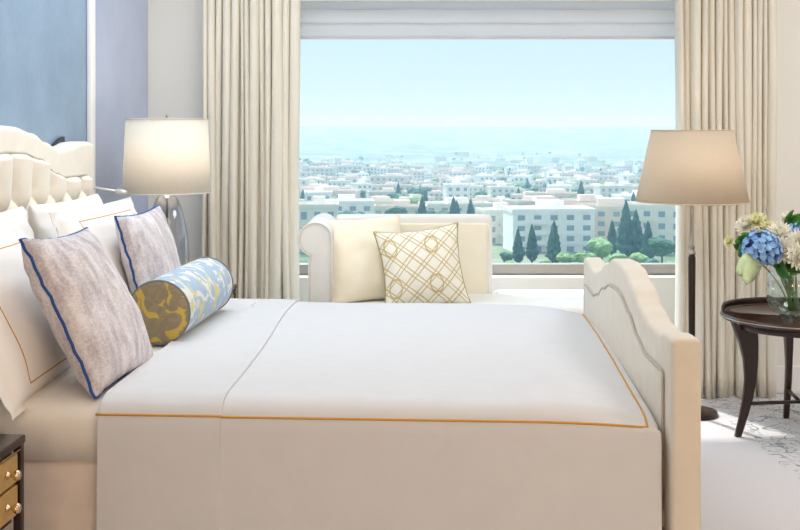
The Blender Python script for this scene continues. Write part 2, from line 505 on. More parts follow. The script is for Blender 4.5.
# headboard
bm = BM(); prism(bm, prof(HB, 1.005), lambda a, b, t: Vector((t, 1.0 + a, b)), -2.33, -2.225)
hb = bevel(link('headboard', bm, IVORY, bed), 0.022, 5, 50)
PT = 0.88
SX, SZ = 0.19, 0.2
V0, Z0 = 1.03, 1.215
def tuft(v, z):
    x = (v - V0) / SX; y = (z - Z0) / SZ
    if z > Z0: h = abs(math.sin(PI * x)) ** (0.5 + 0.4 * max(0.0, 1 - (z - Z0) / 0.09)); nx, nz = round(x), 0.0
    else:
        h = (abs(math.sin(PI * (x + y))) * abs(math.sin(PI * (x - y)))) ** 0.45
        a, b_ = round(x + y), round(x - y); nx, nz = (a + b_) / 2, (a - b_) / 2
    if z > Z0: nz = 0.0
    r2 = ((x - nx) * SX) ** 2 + ((y - nz) * SZ) ** 2
    return h - 0.45 * math.exp(-r2 / 0.0009)
bm = BM()
def tf(a, b):
    v = -PT + 2 * PT * a
    zt = smooth_table(HP, abs(v)); z = 0.55 + (zt - 0.55) * b
    e = min(1.0, (zt - z) / 0.02, (PT - abs(v)) / 0.02); e = max(0, e) ** 0.5
    return Vector((-2.240 + 0.056 * e * (0.2 + 0.8 * tuft(1 + v, z)), 1 + v, z))
grid(bm, 320, 150, tf)
link('tufted_panel', bm, IVORY, hb)
pts = [(-2.222, 1 - PT, 0.6), (-2.222, 1 - PT, 1.0)] + [(-2.222, 1 + v, smooth_table(HP, abs(v))) for v in [-PT + 2 * PT * i / 70 for i in range(71)]] + [(-2.222, 1 + PT, 1.0), (-2.222, 1 + PT, 0.6)]
bm = BM(); tube(bm, pts, 0.005, 8); link('piping', bm, PIPING, hb)
for row in range(2):
    z = Z0 - row * SZ / 2
    for k in range(-1, 5):
        v = V0 + SX * (k + 0.5 * row)
        if abs(v - 1) < PT - 0.04:
            bm = BM(); bmesh.ops.create_uvsphere(bm, u_segments=14, v_segments=8, radius=0.011)
            o = link('tuft_button', bm, IVORY, hb); o.location = (-2.226, v, z); o.scale = (0.5, 1, 1)
# footboard
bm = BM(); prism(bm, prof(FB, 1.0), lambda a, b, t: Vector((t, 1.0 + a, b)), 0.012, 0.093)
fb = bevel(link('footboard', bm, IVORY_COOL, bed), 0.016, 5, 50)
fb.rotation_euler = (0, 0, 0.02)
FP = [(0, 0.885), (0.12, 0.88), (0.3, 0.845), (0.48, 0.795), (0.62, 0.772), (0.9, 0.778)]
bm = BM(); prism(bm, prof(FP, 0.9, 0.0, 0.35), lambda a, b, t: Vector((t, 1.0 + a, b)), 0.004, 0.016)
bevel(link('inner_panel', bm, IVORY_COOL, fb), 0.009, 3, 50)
pts = [(0.007, 0.1, 0.4)] + [(0.007, 1 + v, smooth_table(FP, abs(v)) + 0.004) for v in [-0.9 + 1.8 * i / 70 for i in range(71)]] + [(0.007, 1.9, 0.4)]
bm = BM(); tube(bm, pts, 0.0045, 8); link('piping', bm, PIPING, fb)
# base
bm = BM(); box(bm, -2.22, -0.002, 0.06, 1.94, 0.10, 0.519); bevel(link('bed_base', bm, BASE_CLOTH, bed), 0.012, 3)
for uu in (-2.1, -0.12):
    for vv in (0.14, 1.86):
        bm = BM(); box(bm, uu - 0.03, uu + 0.03, vv - 0.03, vv + 0.03, 0.0, 0.105); link('leg', bm, DARK_WOOD, bed, False)
# duvet -----------------------------------------------------------------
def duvet_path(off=0.0, n=10):
    """cross-section from the near hem, over the top, to the far hem: list of (v, z)"""
    p = [(0.026 - off, 0.20), (0.030 - off, 0.30), (0.034 - off, 0.42), (0.036 - off, 0.52)]
    R_ = 0.085
    for i in range(n + 1):
        a = PI / 2 * i / n
        p.append((0.036 - off + (R_ + off) * (1 - math.cos(a)), 0.612 + (R_ + off) * math.sin(a)))
    m = 26
    for i in range(1, m):
        t = i / m
        p.append((0.121 + (1.879 - 0.121) * t, 0.697 + off + 0.016 * math.sin(PI * t) ** 0.7))
    return p + [(2.0 - v, z) for v, z in reversed(p[:4 + n + 1])]
def duvet_pt(u, v, z, off=0.0):
    inset = 0.0
    r = 0.016
    if u > -0.008 - r:
        t = min(1, (u + 0.008 + r) / r)
        inset = r * (1 - math.sqrt(max(0, 1 - t * t)))
    if u > -0.36 and z > 0.64:
        inset += 0.050 * ((u + 0.36) / 0.342) ** 2 * min(1, (z - 0.64) / 0.04)
    k = (v - 1.0)
    if abs(k) > 0.93: v -= math.copysign(inset * 0.15, k)
    zz = z - inset * (1 if z > 0.62 else 0.0)
    n1 = noise.noise(Vector((u * 2.2, v * 1.6, z * 2.0)))
    n2 = noise.noise(Vector((u * 7.0, v * 5, z * 2.4 + 4)))
    if z > 0.69: zz += 0.006 * n1 + 0.0022 * n2
    side = max(0.0, min(1.0, (0.62 - z) / 0.3))
    dv = (0.010 * n1 + 0.006 * noise.noise(Vector((u * 6.0, 3.3, z * 0.8)))) * side
    if abs(k) > 0.87: v += dv * (-1 if k < 0 else 1) * -1
    return Vector((u, v, zz))
def duvet_mesh(u0, u1, off, fn_u=None):
    path = duvet_path(off)
    us = [u0 + (u1 - u0) * i / 90 for i in range(91)]
    if u1 > -0.05: us = [x for x in us if x < -0.026] + [-0.024 + 0.016 * math.sin(PI / 2 * i / 6) for i in range(7)]
    bm = BM()
    rows = []
    for i, u in enumerate(us):
        rows.append([bm.verts.new(duvet_pt(u + (fn_u(v, i / (len(us) - 1)) if fn_u else 0), v, z)) for v, z in path])
    for i in range(len(rows) - 1):
        for j in range(len(path) - 1):
            bm.faces.new([rows[i][j], rows[i + 1][j], rows[i + 1][j + 1], rows[i][j + 1]])
    return bm
# mattress with fitted sheet, under the same soft shoulder
path = [q for q in duvet_path(-0.013) if q[1] >= 0.52]
us = [-2.175, -2.168, -2.155, -2.13] + [-2.1 + 2.06 * i / 50 for i in range(51)] + [-0.036]
bm = BM(); rows = []
for u in us:
    e = 0.03 * max(0, (-2.13 - u) / 0.045) ** 2
    rows.append([bm.verts.new(duvet_pt(min(u, -0.04), v + (e if v < 1 else -e), z - (e if z > 0.6 else 0)) + Vector((max(0, u + 0.04), 0, -0.002 if z > 0.6 else 0))) for v, z in path])
for i in range(len(rows) - 1):
    for j in range(len(path) - 1):
        bm.faces.new([rows[i][j], rows[i + 1][j], rows[i + 1][j + 1], rows[i][j + 1]])
    bm.faces.new([rows[i][0], rows[i][-1], rows[i + 1][-1], rows[i + 1][0]])
bm.faces.new(rows[0]); bm.faces.new(rows[-1][::-1])
mt = link('mattress', bm, SHEET, None, True, BED)
tag(mt, 'mattress in white fitted sheet seen at the uncovered head end of the bed', 'mattress')
dv = empty('duvet', mw=BED)
tag(dv, 'white duvet with a thin gold border line spread over the bed', 'duvet')
o = link('duvet_cover', duvet_mesh(-1.545, -0.008, 0.0), WHITE_LINEN, dv)
m = o.modifiers.new('s', 'SOLIDIFY'); m.thickness = 0.008; m.offset = -1
def bandu(v, a): return 0.018 * math.sin(v * 2.5 + 0.4) - (0.0 if a < 0.5 else 0.02 * (v - 1))
o = link('turned_back_band', duvet_mesh(-1.572, -1.245, 0.009, bandu), WHITE_LINEN, dv)
m = o.modifiers.new('s', 'SOLIDIFY'); m.thickness = 0.009; m.offset = -1
bevel(o, 0.003, 2)
# gold line: along the near shoulder, round the foot corner, along the foot edge, and back on the far side
def shoulder(off, zt):
    best = min(duvet_path(off)[:16], key=lambda p: abs(p[1] - zt)); return best
vz = shoulder(0.0, 0.652)
near = [duvet_pt(-1.225 + (1.225 - 0.042) * i / 60, vz[0], vz[1]) + Vector((0, -0.001, 0.001)) for i in range(60)]
foot = [duvet_pt(-0.042, v_, z_) + Vector((0, 0, 0.0012)) for v_, z_ in duvet_path(0.0) if z_ > 0.66]
far = [Vector((p.x, 2 - p.y, p.z)) for p in reversed(near)]
bm = BM(); tube(bm, near + foot + far, 0.0032, 6)
link('gold_line', bm, GOLD_THREAD, dv)
vz2 = shoulder(0.009, 0.655)
bm = BM(); tube(bm, [duvet_pt(-1.57 + 0.355 * i / 20, vz2[0], vz2[1]) + Vector((0, -0.001, 0.001)) for i in range(21)], 0.0032, 6)
link('gold_line', bm, GOLD_THREAD, dv)

# ------------------------------------------------------------------ pillows
def pillow_bm(W, H, T, pinch=0.05, flange=0.0, seed=0, n=36, sag=0.0, power=0.42):
    bm = BM()
    L = bm.loops.layers.uv.verify()
    def pos(s, t, side):
        q = 1 - flange
        ss, tt = min(1, abs(s) / q), min(1, abs(t) / q)
        th = ((1 - ss ** 2.2) * (1 - tt ** 2.2))
        th = max(th, 0) ** power
        x = W / 2 * s * (1 - pinch * (1 - t * t) * abs(s))
        y = H / 2 * t * (1 - pinch * (1 - s * s) * abs(t))
        nz = noise.noise(Vector((s * 1.8 + seed, t * 1.8, side * 3.0))) * 0.16 + noise.noise(Vector((s * 5 + seed, t * 5, side))) * 0.05
        edge = 1 - max(abs(s), abs(t))
        r = noise.noise(Vector((s * 6 + seed * 2, t * 6, 9.0))) * 0.012 * (1 - min(1, edge * 3))
        z = side * (T / 2 * th * (1 + nz) + 0.0015) + r + sag * (s * s)
        return Vector((x, y, z))
    G = {}
    for side in (1, -1):
        V = []
        for i in range(n + 1):
            row = []
            for j in range(n + 1):
                # finer sampling near the edges
                s = math.sin((i / n - 0.5) * PI); t = math.sin((j / n - 0.5) * PI)
                row.append(bm.verts.new(pos(s, t, side)))
            V.append(row)
        G[side] = V
        for i in range(n):
            for j in range(n):
                ids = ((i, j), (i + 1, j), (i + 1, j + 1), (i, j + 1))
                f = bm.faces.new([V[a][b] for a, b in ids])
                for l, (a, b) in zip(f.loops, ids):
                    l[L].uv = (math.sin((a / n - 0.5) * PI) / 2 + 0.5, math.sin((b / n - 0.5) * PI) / 2 + 0.5)
    ring = [(i, 0) for i in range(n)] + [(n, j) for j in range(n)] + [(i, n) for i in range(n, 0, -1)] + [(0, j) for j in range(n, 0, -1)]
    edgepts = [(G[1][a][b].co + G[-1][a][b].co) / 2 for a, b in ring]
    for k in range(len(ring)):
        a, b = ring[k], ring[(k + 1) % len(ring)]
        bm.faces.new([G[1][a[0]][a[1]], G[1][b[0]][b[1]], G[-1][b[0]][b[1]], G[-1][a[0]][a[1]]])
    return bm, edgepts

def pmat(base, normal_ang, lean, roll=0.0, H=0.5):
    """base: bottom centre point; normal_ang: heading of the face normal; lean: how far it tips back"""
    n0 = Vector((math.cos(normal_ang), math.sin(normal_ang), 0))
    up = (Vector((0, 0, 1)) * math.cos(lean) - n0 * math.sin(lean))
    nn = n0 * math.cos(lean) + Vector((0, 0, 1)) * math.sin(lean)
    w = up.cross(nn)
    M = Matrix(((w.x, up.x, nn.x, 0), (w.y, up.y, nn.y, 0), (w.z, up.z, nn.z, 0), (0, 0, 0, 1)))
    M = Matrix.Translation(Vector(base)) @ M @ Matrix.Rotation(roll, 4, 'Z')
    return M @ Matrix.Translation((0, H / 2, 0))

def pillow(name, label, cat, M, W, H, T, mat, pipe=None, group=None, seed=0, **k):
    bm, e = pillow_bm(W, H, T, seed=seed, **k)
    root = empty(name, mw=M); tag(root, label, cat, group)
    link('cover', bm, mat, root)
    if pipe:
        bm = BM(); tube(bm, e, 0.0048, 8, closed=True); link('piping', bm, pipe, root)
    return root
NB = -A      # heading of the bed's foot direction
D = math.radians
# back row
pillow('pillow', 'plain white pillow standing against headboard, nearer the camera', 'pillow', pmat(B(-2.015, 0.55, 0.690), NB, D(14), 0, 0.50), 0.76, 0.50, 0.15, PILLOW_WHITE, group='white bed pillows', seed=1, pinch=0.04)
pillow('pillow', 'plain white pillow standing against headboard, nearer the lamp', 'pillow', pmat(B(-2.015, 1.38, 0.690), NB, D(14), 0, 0.50), 0.76, 0.50, 0.15, PILLOW_WHITE, group='white bed pillows', seed=2, pinch=0.04)
# gold line shams
pillow('pillow_sham', 'white pillow with gold line border behind the nearer grey cushion', 'pillow', pmat(B(-1.80, 0.36, 0.668), NB + D(2), D(29), D(1), 0.50), 0.80, 0.52, 0.17, SHAM, group='gold line shams', seed=3, pinch=0.03, flange=0.08)
pillow('pillow_sham', 'white pillow with gold line border behind the farther grey cushion', 'pillow', pmat(B(-1.80, 1.225, 0.700), NB, D(20), 0, 0.50), 0.95, 0.49, 0.13, SHAM, group='gold line shams', seed=4, pinch=0.03, flange=0.08)
# grey cushions with blue piping
pillow('throw_cushion', 'marled grey cushion with blue piping at the near edge of the bed', 'cushion', pmat(B(-1.575, 0.335, 0.685), NB - D(3), D(27), D(-1), 0.50), 0.49, 0.50, 0.17, GREY_LINEN, BLUE_PIPE, 'grey cushions with blue piping', 5, pinch=0.07, flange=0.0)
pillow('throw_cushion', 'marled grey cushion with blue piping behind the bolster, below the glass lamp', 'cushion', pmat(B(-1.685, 1.26, 0.705), NB - D(3), D(16), D(1), 0.45), 0.49, 0.45, 0.13, GREY_LINEN, BLUE_PIPE, 'grey cushions with blue piping', 6, pinch=0.07, flange=0.0)
# bolster
def bolster():
    c0 = B(-1.607, 0.82, 0.816); c1 = B(-1.600, 1.51, 0.820)
    ax = (c1 - c0).normalized(); Lh = (c1 - c0).length / 2
    X = Vector((0, 0, 1)).cross(ax).normalized(); Z = X.cross(ax) * -1
    M = Matrix(((X.x, Z.x, ax.x, 0), (X.y, Z.y, ax.y, 0), (X.z, Z.z, ax.z, 0), (0, 0, 0, 1)))
    M = Matrix.Translation((c0 + c1) / 2) @ M
    root = empty('bolster', mw=M)
    tag(root, 'round blue and ivory bolster with gold patterned taupe end', 'bolster cushion')
    R_ = 0.110
    bm = BM()
    prof_ = [(R_ * 0.985, -Lh), (R_, -Lh + 0.01)] + [(R_ * (1 + 0.02 * math.sin(PI * i / 20)), -Lh + 0.02 + (2 * Lh - 0.04) * i / 20) for i in range(21)] + [(R_, Lh - 0.01), (R_ * 0.985, Lh)]
    lathe(bm, prof_, 64, cap=False); link('side_cover', bm, BOL_SIDE, root)
    for s in (-1, 1):
        bm = BM()
        pr = [(R_ * 0.99 * math.cos(a), s * (Lh + 0.014 * math.sin(a) ** 0.8 if a > 0 else Lh)) for a in [PI / 2 * i / 10 for i in range(10)]]
        pr.append((0.001, s * (Lh + 0.014)))
        lathe(bm, pr, 64, cap=True); link('end_panel', bm, BOL_END, root)
        bm = BM(); tube(bm, [(R_ * math.cos(a), R_ * math.sin(a), s * Lh) for a in [2 * PI * i / 64 for i in range(64)]], 0.0038, 8, closed=True)
        link('end_piping', bm, plain('grey_piping', (120, 122, 126), 0.8), root)
bolster()

# ------------------------------------------------------------------ nightstands
def nightstand(M, label):
    """local: x towards the foot (drawer face at x=0), y across (0 = bed side, negative away), z up"""
    r = empty('nightstand', mw=M); tag(r, label, 'nightstand', 'nightstands beside the bed')
    Dp, Wd, Ht = 0.55, 0.62, 0.648
    bm = BM(); box(bm, -Dp, 0.004, -Wd, 0, Ht - 0.022, Ht); bevel(link('top', bm, DARK_WOOD, r, False), 0.004, 2)
    bm = BM()
    box(bm, -Dp + 0.01, -0.03, -Wd + 0.012, -0.012, 0.42, Ht - 0.022)
    box(bm, -Dp + 0.01, -0.012, -Wd + 0.012, -0.012, 0.12, 0.15)
    box(bm, -Dp + 0.01, -Dp + 0.03, -Wd + 0.012, -0.012, 0.15, 0.42)
    link('carcass', bm, DARK_WOOD, r, False)
    for yy in (-0.022, -Wd):
        for xx in (-0.022, -Dp):
            bm = BM(); box(bm, xx, xx + 0.022, yy, yy + 0.022, 0, Ht - 0.022); bevel(link('leg', bm, DARK_WOOD, r, False), 0.003, 2)
    bm = BM(); tube(bm, [(-0.001, -0.03, Ht - 0.033), (-0.001, -Wd + 0.03, Ht - 0.033)], 0.003, 6); link('inlay_line', bm, BRASS, r)
    for z0, z1 in ((0.532, 0.606), (0.446, 0.524)):
        bm = BM(); box(bm, -0.03, -0.006, -Wd + 0.028, -0.028, z0, z1)
        d = bevel(link('drawer', bm, CHAMPAGNE, r, False), 0.003, 2)
        for yy in (-0.10, -Wd + 0.10):
            Mk = Matrix.Translation((-0.006, yy, (z0 + z1) / 2)) @ Matrix.Rotation(PI / 2, 4, 'Y')
            bm = BM(); lathe(bm, [(0.010, 0), (0.010, 0.003), (0.005, 0.006), (0.005, 0.014), (0.012, 0.02), (0.0145, 0.027), (0.011, 0.034), (0.004, 0.037)], 20, M=Mk)
            link('knob', bm, BRASS, d)
    return r
Mn = BED @ Matrix.Translation((-1.70, -0.15, 0))
nightstand(Mn, 'dark wood nightstand with champagne drawers and knobs at the near bedside')
nightstand(BED @ Matrix.Translation((-1.74, 2.80, 0)), 'dark wood nightstand under the glass lamp beyond the bed')

# ------------------------------------------------------------------ bedside lamp
def point_light(name, loc, e, c, r=0.04):
    l = bpy.data.lights.new(name, 'POINT'); l.energy = e; l.color = c; l.shadow_soft_size = r
    o = bpy.data.objects.new(name, l); COL.objects.link(o); o.location = loc
    return o
lp = empty('table_lamp', (-1.135, 5.60, 0.648))
tag(lp, 'table lamp with ivory drum shade and clear glass body beside the bed', 'lamp')
zb = 0.648
bm = BM(); pr = [(0.212, 1.145 - zb), (0.198, 1.503 - zb)]; lathe(bm, pr, 72, cap=False)
o = link('lamp_shade', bm, SHADE_WHITE, lp); m = o.modifiers.new('s', 'SOLIDIFY'); m.thickness = 0.002
for r_, z_ in ((0.2125, 1.146 - zb), (0.1985, 1.502 - zb)):
    bm = BM(); tube(bm, [(r_ * math.cos(a), r_ * math.sin(a), z_) for a in [2 * PI * i / 72 for i in range(72)]], 0.0028, 6, closed=True); link('shade_rim', bm, SHADE_WHITE, lp)
GLASS_BODY = glass_thin('lamp_glass', (0.80, 0.82, 0.86, 1), 0.12, 0.03)
bm = BM(); lathe(bm, [(0.062, 0.02), (0.09, 0.05), (0.105, 0.12), (0.108, 0.2), (0.102, 0.28), (0.09, 0.35), (0.072, 0.42), (0.05, 0.47), (0.028, 0.49)], 48, cap=False)
link('glass_body', bm, GLASS_BODY, lp)
bm = BM(); lathe(bm, [(0.075, 0.0), (0.075, 0.012), (0.06, 0.022)], 48); link('lamp_base', bm, SILVER, lp)
bm = BM(); lathe(bm, [(0.006, 0.02), (0.006, 0.49), (0.03, 0.492), (0.03, 0.505), (0.012, 0.51), (0.012, 0.60), (0.006, 0.61)], 20); link('centre_rod', bm, SILVER, lp)
bm = BM(); lathe(bm, [(0.012, 0.60), (0.028, 0.64), (0.03, 0.67), (0.015, 0.70), (0.002, 0.702)], 20); link('bulb', bm, glass_thin('bulb_glass', (1, 1, 1, 1), 0.03), lp)
bm = BM(); lathe(bm, [(0.003, 0.70), (0.003, 0.86), (0.008, 0.866), (0.002, 0.878)], 12); link('finial', bm, SILVER, lp)
for k in range(3):
    a = 2 * PI * k / 3
    bm = BM(); tube(bm, [(0.004 * math.cos(a), 0.004 * math.sin(a), 0.853), (0.197 * math.cos(a), 0.197 * math.sin(a), 0.853)], 0.0018, 6); link('shade_spider', bm, SILVER, lp)
LAMP1 = point_light('table_lamp_light', (-1.135, 5.60, 1.31), 3.6, (1.0, 0.88, 0.74), 0.09)

# reading light on the head wall, its arm reaching in front of the table lamp shade
rl = empty('reading_light', mw=BED @ Matrix.Translation((WU, 2.08, 1.20)))
tag(rl, 'slim satin metal reading light reaching out beside the headboard', 'wall light')
Mi = rl.matrix_world.inverted()
bm = BM(); box(bm, 0.0, 0.02, -0.03, 0.03, -0.05, 0.08); bevel(link('wall_plate', bm, WHITE_METAL, rl, False), 0.004)
p1 = Mi @ P(118, 191.5, 5.15); p0 = Mi @ P(95, 187.5, 5.2)
bm = BM(); tube(bm, [(0.02, 0.0, 0.0), p0, p1], 0.0055, 10); link('arm', bm, WHITE_METAL, rl)
d_ = (p1 - p0).normalized()
bm = BM(); tube(bm, [p1 - d_ * 0.01, p1, p1 + d_ * 0.02, p1 + d_ * 0.045], [0.008, 0.013, 0.014, 0.011], 14); link('lamp_head', bm, WHITE_METAL, rl)
# dark wedge peeping over the headboard dip
bk = empty('wall_wedge', mw=BED @ Matrix.Translation((WU, 1.80, 1.40)))
tag(bk, 'small dark wedge on blue wall above the headboard dip', 'wedge')
bm = BM(); prism(bm, [(-0.07, -0.03), (0.07, -0.03), (0.07, 0.022), (0.02, 0.012), (-0.07, -0.02)], lambda a, b, t: Vector((t, a, b)), 0.0, 0.02)  # flat dark navy wedge on the head wall
bevel(link('wedge_body', bm, plain('dark_navy', (34, 40, 54), 0.4), bk, False), 0.003, 2)

# ------------------------------------------------------------------ chaise
ch = empty('chaise_longue', (0.3, 5.6, 0))
tag(ch, 'cream chaise longue with rolled arm and short back under the window', 'chaise')
Mc = Matrix.Translation((-0.3, -5.6, 0))
def cpart(name, bm, mat=CHAISE, bev=0.0, seg=4, par=ch, smooth=True):
    bmesh.ops.transform(bm, matrix=Mc, verts=bm.verts)
    o = link(name, bm, mat, par, smooth)
    if bev: bevel(o, bev, seg, 50)
    return o
# rolled arm: outline in x,z extruded along y
def arm_outline():
    pts = [(-0.320, 0.16), (-0.320, 0.95)]
    cx, cz, r = -0.395, 0.94, 0.078
    for i in range(0, 26):
        a = D(20) + D(235) * i / 25
        pts.append((cx + r * math.cos(a), cz + r * math.sin(a)))
    pts += [(-0.425, 0.84), (-0.428, 0.16)]
    return pts
bm = BM(); prism(bm, arm_outline(), lambda a, b, t: Vector((a, t, b)), 5.36, 5.99); cpart('arm', bm, bev=0.012, seg=3)
bm = BM(); tube(bm, [(a, 5.357, b) for a, b in arm_outline()], 0.004, 6); cpart('piping', bm)
# back
bm = BM(); box(bm, -0.33, 0.472, 5.86, 6.00, 0.3, 1.014); cpart('backrest', bm, bev=0.022)
bm = BM(); box(bm, -0.315, 0.445, 5.845, 5.87, 0.56, 0.975); cpart('back_panel', bm, CREAM_COTTON, bev=0.01)
# seat
bm = BM(); box(bm, -0.315, 1.06, 5.36, 5.99, 0.16, 0.475); cpart('seat_base', bm, bev=0.02)
bm = BM(); box(bm, -0.312, 1.07, 5.34, 5.855, 0.475, 0.622); cpart('seat_cushion', bm, bev=0.035)
bm = BM(); box(bm, 0.48, 1.07, 5.84, 6.0, 0.475, 0.622); cpart('seat_cushion', bm, bev=0.035)
for xx, yy in ((-0.36, 5.42), (0.99, 5.42), (-0.36, 5.93), (0.99, 5.93)):
    bm = BM(); lathe(bm, [(0.014, 0), (0.018, 0.05), (0.028, 0.165)], 16, c=(xx, yy)); cpart('leg', bm, DARK_WOOD)
# cushions on it
pillow('throw_cushion', 'plain ivory cushion leaning on chaise arm behind patterned one', 'cushion', pmat(Vector((-0.130, 5.565, 0.622)), D(-68), D(24), D(2), 0.42), 0.45, 0.45, 0.20, CREAM_COTTON, None, 'chaise cushions', 8, pinch=0.10)
pillow('throw_cushion', 'ivory cushion with gold trellis pattern on the chaise', 'cushion', pmat(Vector((0.13, 5.44, 0.622)), D(-84), D(20), D(6), 0.36), 0.41, 0.40, 0.16, TRELLIS, plain('gold_cord', (176, 148, 92), 0.7), 'chaise cushions', 9, pinch=0.11)

# ------------------------------------------------------------------ floor lamp
FX, FY = 1.487, 5.86
fl = empty('floor_lamp', (FX, FY, 0)); tag(fl, 'floor lamp with tapered cream shade on dark slender pole', 'lamp')
bm = BM(); lathe(bm, [(0.0, 0.0), (0.125, 0.0), (0.13, 0.01), (0.125, 0.022), (0.06, 0.032), (0.028, 0.05), (0.02, 0.07)], 48, cap=False); link('lamp_base', bm, DARK_WOOD, fl)
bm = BM(); lathe(bm, [(0.017, 0.06), (0.015, 0.2), (0.017, 0.5), (0.019, 0.8), (0.014, 0.815)], 20); link('wood_pole', bm, DARK_WOOD, fl)
bm = BM(); lathe(bm, [(0.014, 0.812), (0.021, 0.818), (0.021, 0.826), (0.013, 0.832), (0.013, 0.85), (0.017, 0.856), (0.010, 0.866), (0.0095, 1.08), (0.009, 1.2)], 20); link('metal_pole', bm, SILVER, fl)
bm = BM(); lathe(bm, [(0.283, 1.085), (0.203, 1.450)], 72, cap=False)
o = link('lamp_shade', bm, SHADE_TAN, fl); m = o.modifiers.new('s', 'SOLIDIFY'); m.thickness = 0.002
for r_, z_ in ((0.2835, 1.086), (0.2035, 1.449)):
    bm = BM(); tube(bm, [(r_ * math.cos(a), r_ * math.sin(a), z_) for a in [2 * PI * i / 72 for i in range(72)]], 0.0032, 6, closed=True); link('shade_rim', bm, SHADE_TAN, fl)
bm = BM(); lathe(bm, [(0.013, 1.2), (0.029, 1.24), (0.03, 1.27), (0.012, 1.3), (0.002, 1.302)], 20); link('bulb', bm, bpy.data.materials['bulb_glass'], fl)
LAMP2 = point_light('floor_lamp_light', (FX, FY, 1.27), 1.1, (1.0, 0.87, 0.72), 0.08)

# ------------------------------------------------------------------ side table
TX, TY, TZ, TR = 1.905, 5.48, 0.565, 0.365
st = empty('side_table', (TX, TY, 0)); tag(st, 'round dark wood tray table with curved sabre legs by the curtain', 'table')
bm = BM(); lathe(bm, [(0.002, TZ - 0.022), (TR - 0.03, TZ - 0.022), (TR - 0.006, TZ - 0.016), (TR, TZ - 0.006), (TR, TZ + 0.003), (TR - 0.008, TZ + 0.010), (TR - 0.016, TZ + 0.008), (TR - 0.02, TZ), (0.002, TZ)], 96, cap=False)
link('table_top', bm, plain('polished_espresso', (66, 44, 34), 0.07), st)
bm = BM(); tube(bm, [((TR + 0.001) * math.cos(a), (TR + 0.001) * math.sin(a), TZ - 0.003) for a in [2 * PI * i / 96 for i in range(96)]], 0.003, 6, closed=True); link('rim_inlay', bm, SILVER, st)
# raised gallery at the back of the tray
bm = BM()
n = 60
for k in range(2):
    pass
def gal(a, b):
    an = D(5) + D(170) * a; hgt = 0.034 * min(1, math.sin(PI * a) * 2.2)
    return Vector(((TR - 0.004) * math.cos(an), (TR - 0.004) * math.sin(an), TZ + 0.004 + hgt * b))
grid(bm, 60, 3, gal); o = link('tray_gallery', bm, DARK_WOOD, st); m = o.modifiers.new('s', 'SOLIDIFY'); m.thickness = 0.008; m.offset = -1
bm = BM(); lathe(bm, [(TR - 0.07, TZ - 0.055), (TR - 0.06, TZ - 0.055), (TR - 0.06, TZ - 0.02), (TR - 0.07, TZ - 0.02)], 72, cap=False); link('apron', bm, DARK_WOOD, st)
def sabre(ang):
    bm = BM()
    rad = [(0.545, 0.285, 0.115), (0.50, 0.272, 0.108), (0.44, 0.258, 0.088), (0.36, 0.248, 0.068), (0.27, 0.248, 0.056), (0.18, 0.262, 0.046), (0.09, 0.285, 0.037), (0.0, 0.312, 0.028)]
    ca, sa = math.cos(ang), math.sin(ang)
    rows = []
    N = 24
    for i in range(N + 1):
        t = i / N * (len(rad) - 1); k = min(int(t), len(rad) - 2); f = t - k
        z, r, w = [rad[k][q] + (rad[k + 1][q] - rad[k][q]) * f for q in range(3)]
        hw = 0.014 if z < 0.3 else 0.014 + 0.008 * (z - 0.3) / 0.25
        rows.append([bm.verts.new(Vector((ca * (r + dr) - sa * dt, sa * (r + dr) + ca * dt, z))) for dr, dt in ((-w / 2, -hw), (w / 2, -hw), (w / 2, hw), (-w / 2, hw))])
    for i in range(N):
        for j in range(4):
            q = (j + 1) % 4
            bm.faces.new([rows[i][j], rows[i][q], rows[i + 1][q], rows[i + 1][j]])
    bm.faces.new(rows[0]); bm.faces.new(rows[-1][::-1])
    return bevel(link('leg', bm, DARK_WOOD, st), 0.005, 2, 50)
LEGS = [D(188), D(83), D(316)]
for a in LEGS: sabre(a)
for a in LEGS:
    bm = BM(); tube(bm, [(0, 0, 0.155), (0.268 * math.cos(a), 0.268 * math.sin(a), 0.155)], 0.009, 8); link('stretcher', bm, DARK_WOOD, st)

# ------------------------------------------------------------------ vase & flowers
VX, VY, VZ = 1.885, 5.50, TZ + 0.001
va = empty('vase', (VX, VY, VZ)); tag(va, 'clear rounded glass vase of water standing on the tray table', 'vase')
VG = glass_thin('vase_glass', (0.93, 0.97, 0.96, 1), 0.10, 0.02)
bm = BM(); lathe(bm, [(0.002, 0.004), (0.07, 0.004), (0.102, 0.02), (0.124, 0.06), (0.131, 0.11), (0.129, 0.16), (0.120, 0.20), (0.108, 0.235)], 48, cap=False); link('glass_body', bm, VG, va)
bm = BM(); tube(bm, [(0.108 * math.cos(a), 0.108 * math.sin(a), 0.235) for a in [2 * PI * i / 48 for i in range(48)]], 0.003, 6, closed=True); link('rim', bm, VG, va)
bm = BM(); lathe(bm, [(0.002, 0.0), (0.06, 0.0), (0.06, 0.008), (0.002, 0.008)], 40, cap=False); link('foot', bm, VG, va)
bm = BM(); lathe(bm, [(0.068, 0.008), (0.100, 0.022), (0.121, 0.06), (0.128, 0.11), (0.126, 0.15), (0.002, 0.152)], 40, cap=False); link('water', bm, glass_thin('water', (0.90, 0.95, 0.93, 1), 0.04, 0.0), va)
STEM = plain('stem_green', (112, 158, 84), 0.5)
LEAF = plain('leaf_green', (62, 122, 44), 0.45, var=0.25, scale=30)
LEAF_PALE = plain('leaf_pale', (198, 216, 168), 0.5, var=0.15, scale=25)
HYD = plain('hydrangea_blue', (146, 188, 238), 0.6, var=0.22, scale=40)
PET = plain('petal_cream', (250, 247, 234), 0.6, var=0.04, scale=30)
PETY = plain('petal_lemon', (244, 242, 196), 0.6, var=0.06, scale=30)
VC = Vector((VX, VY, VZ))
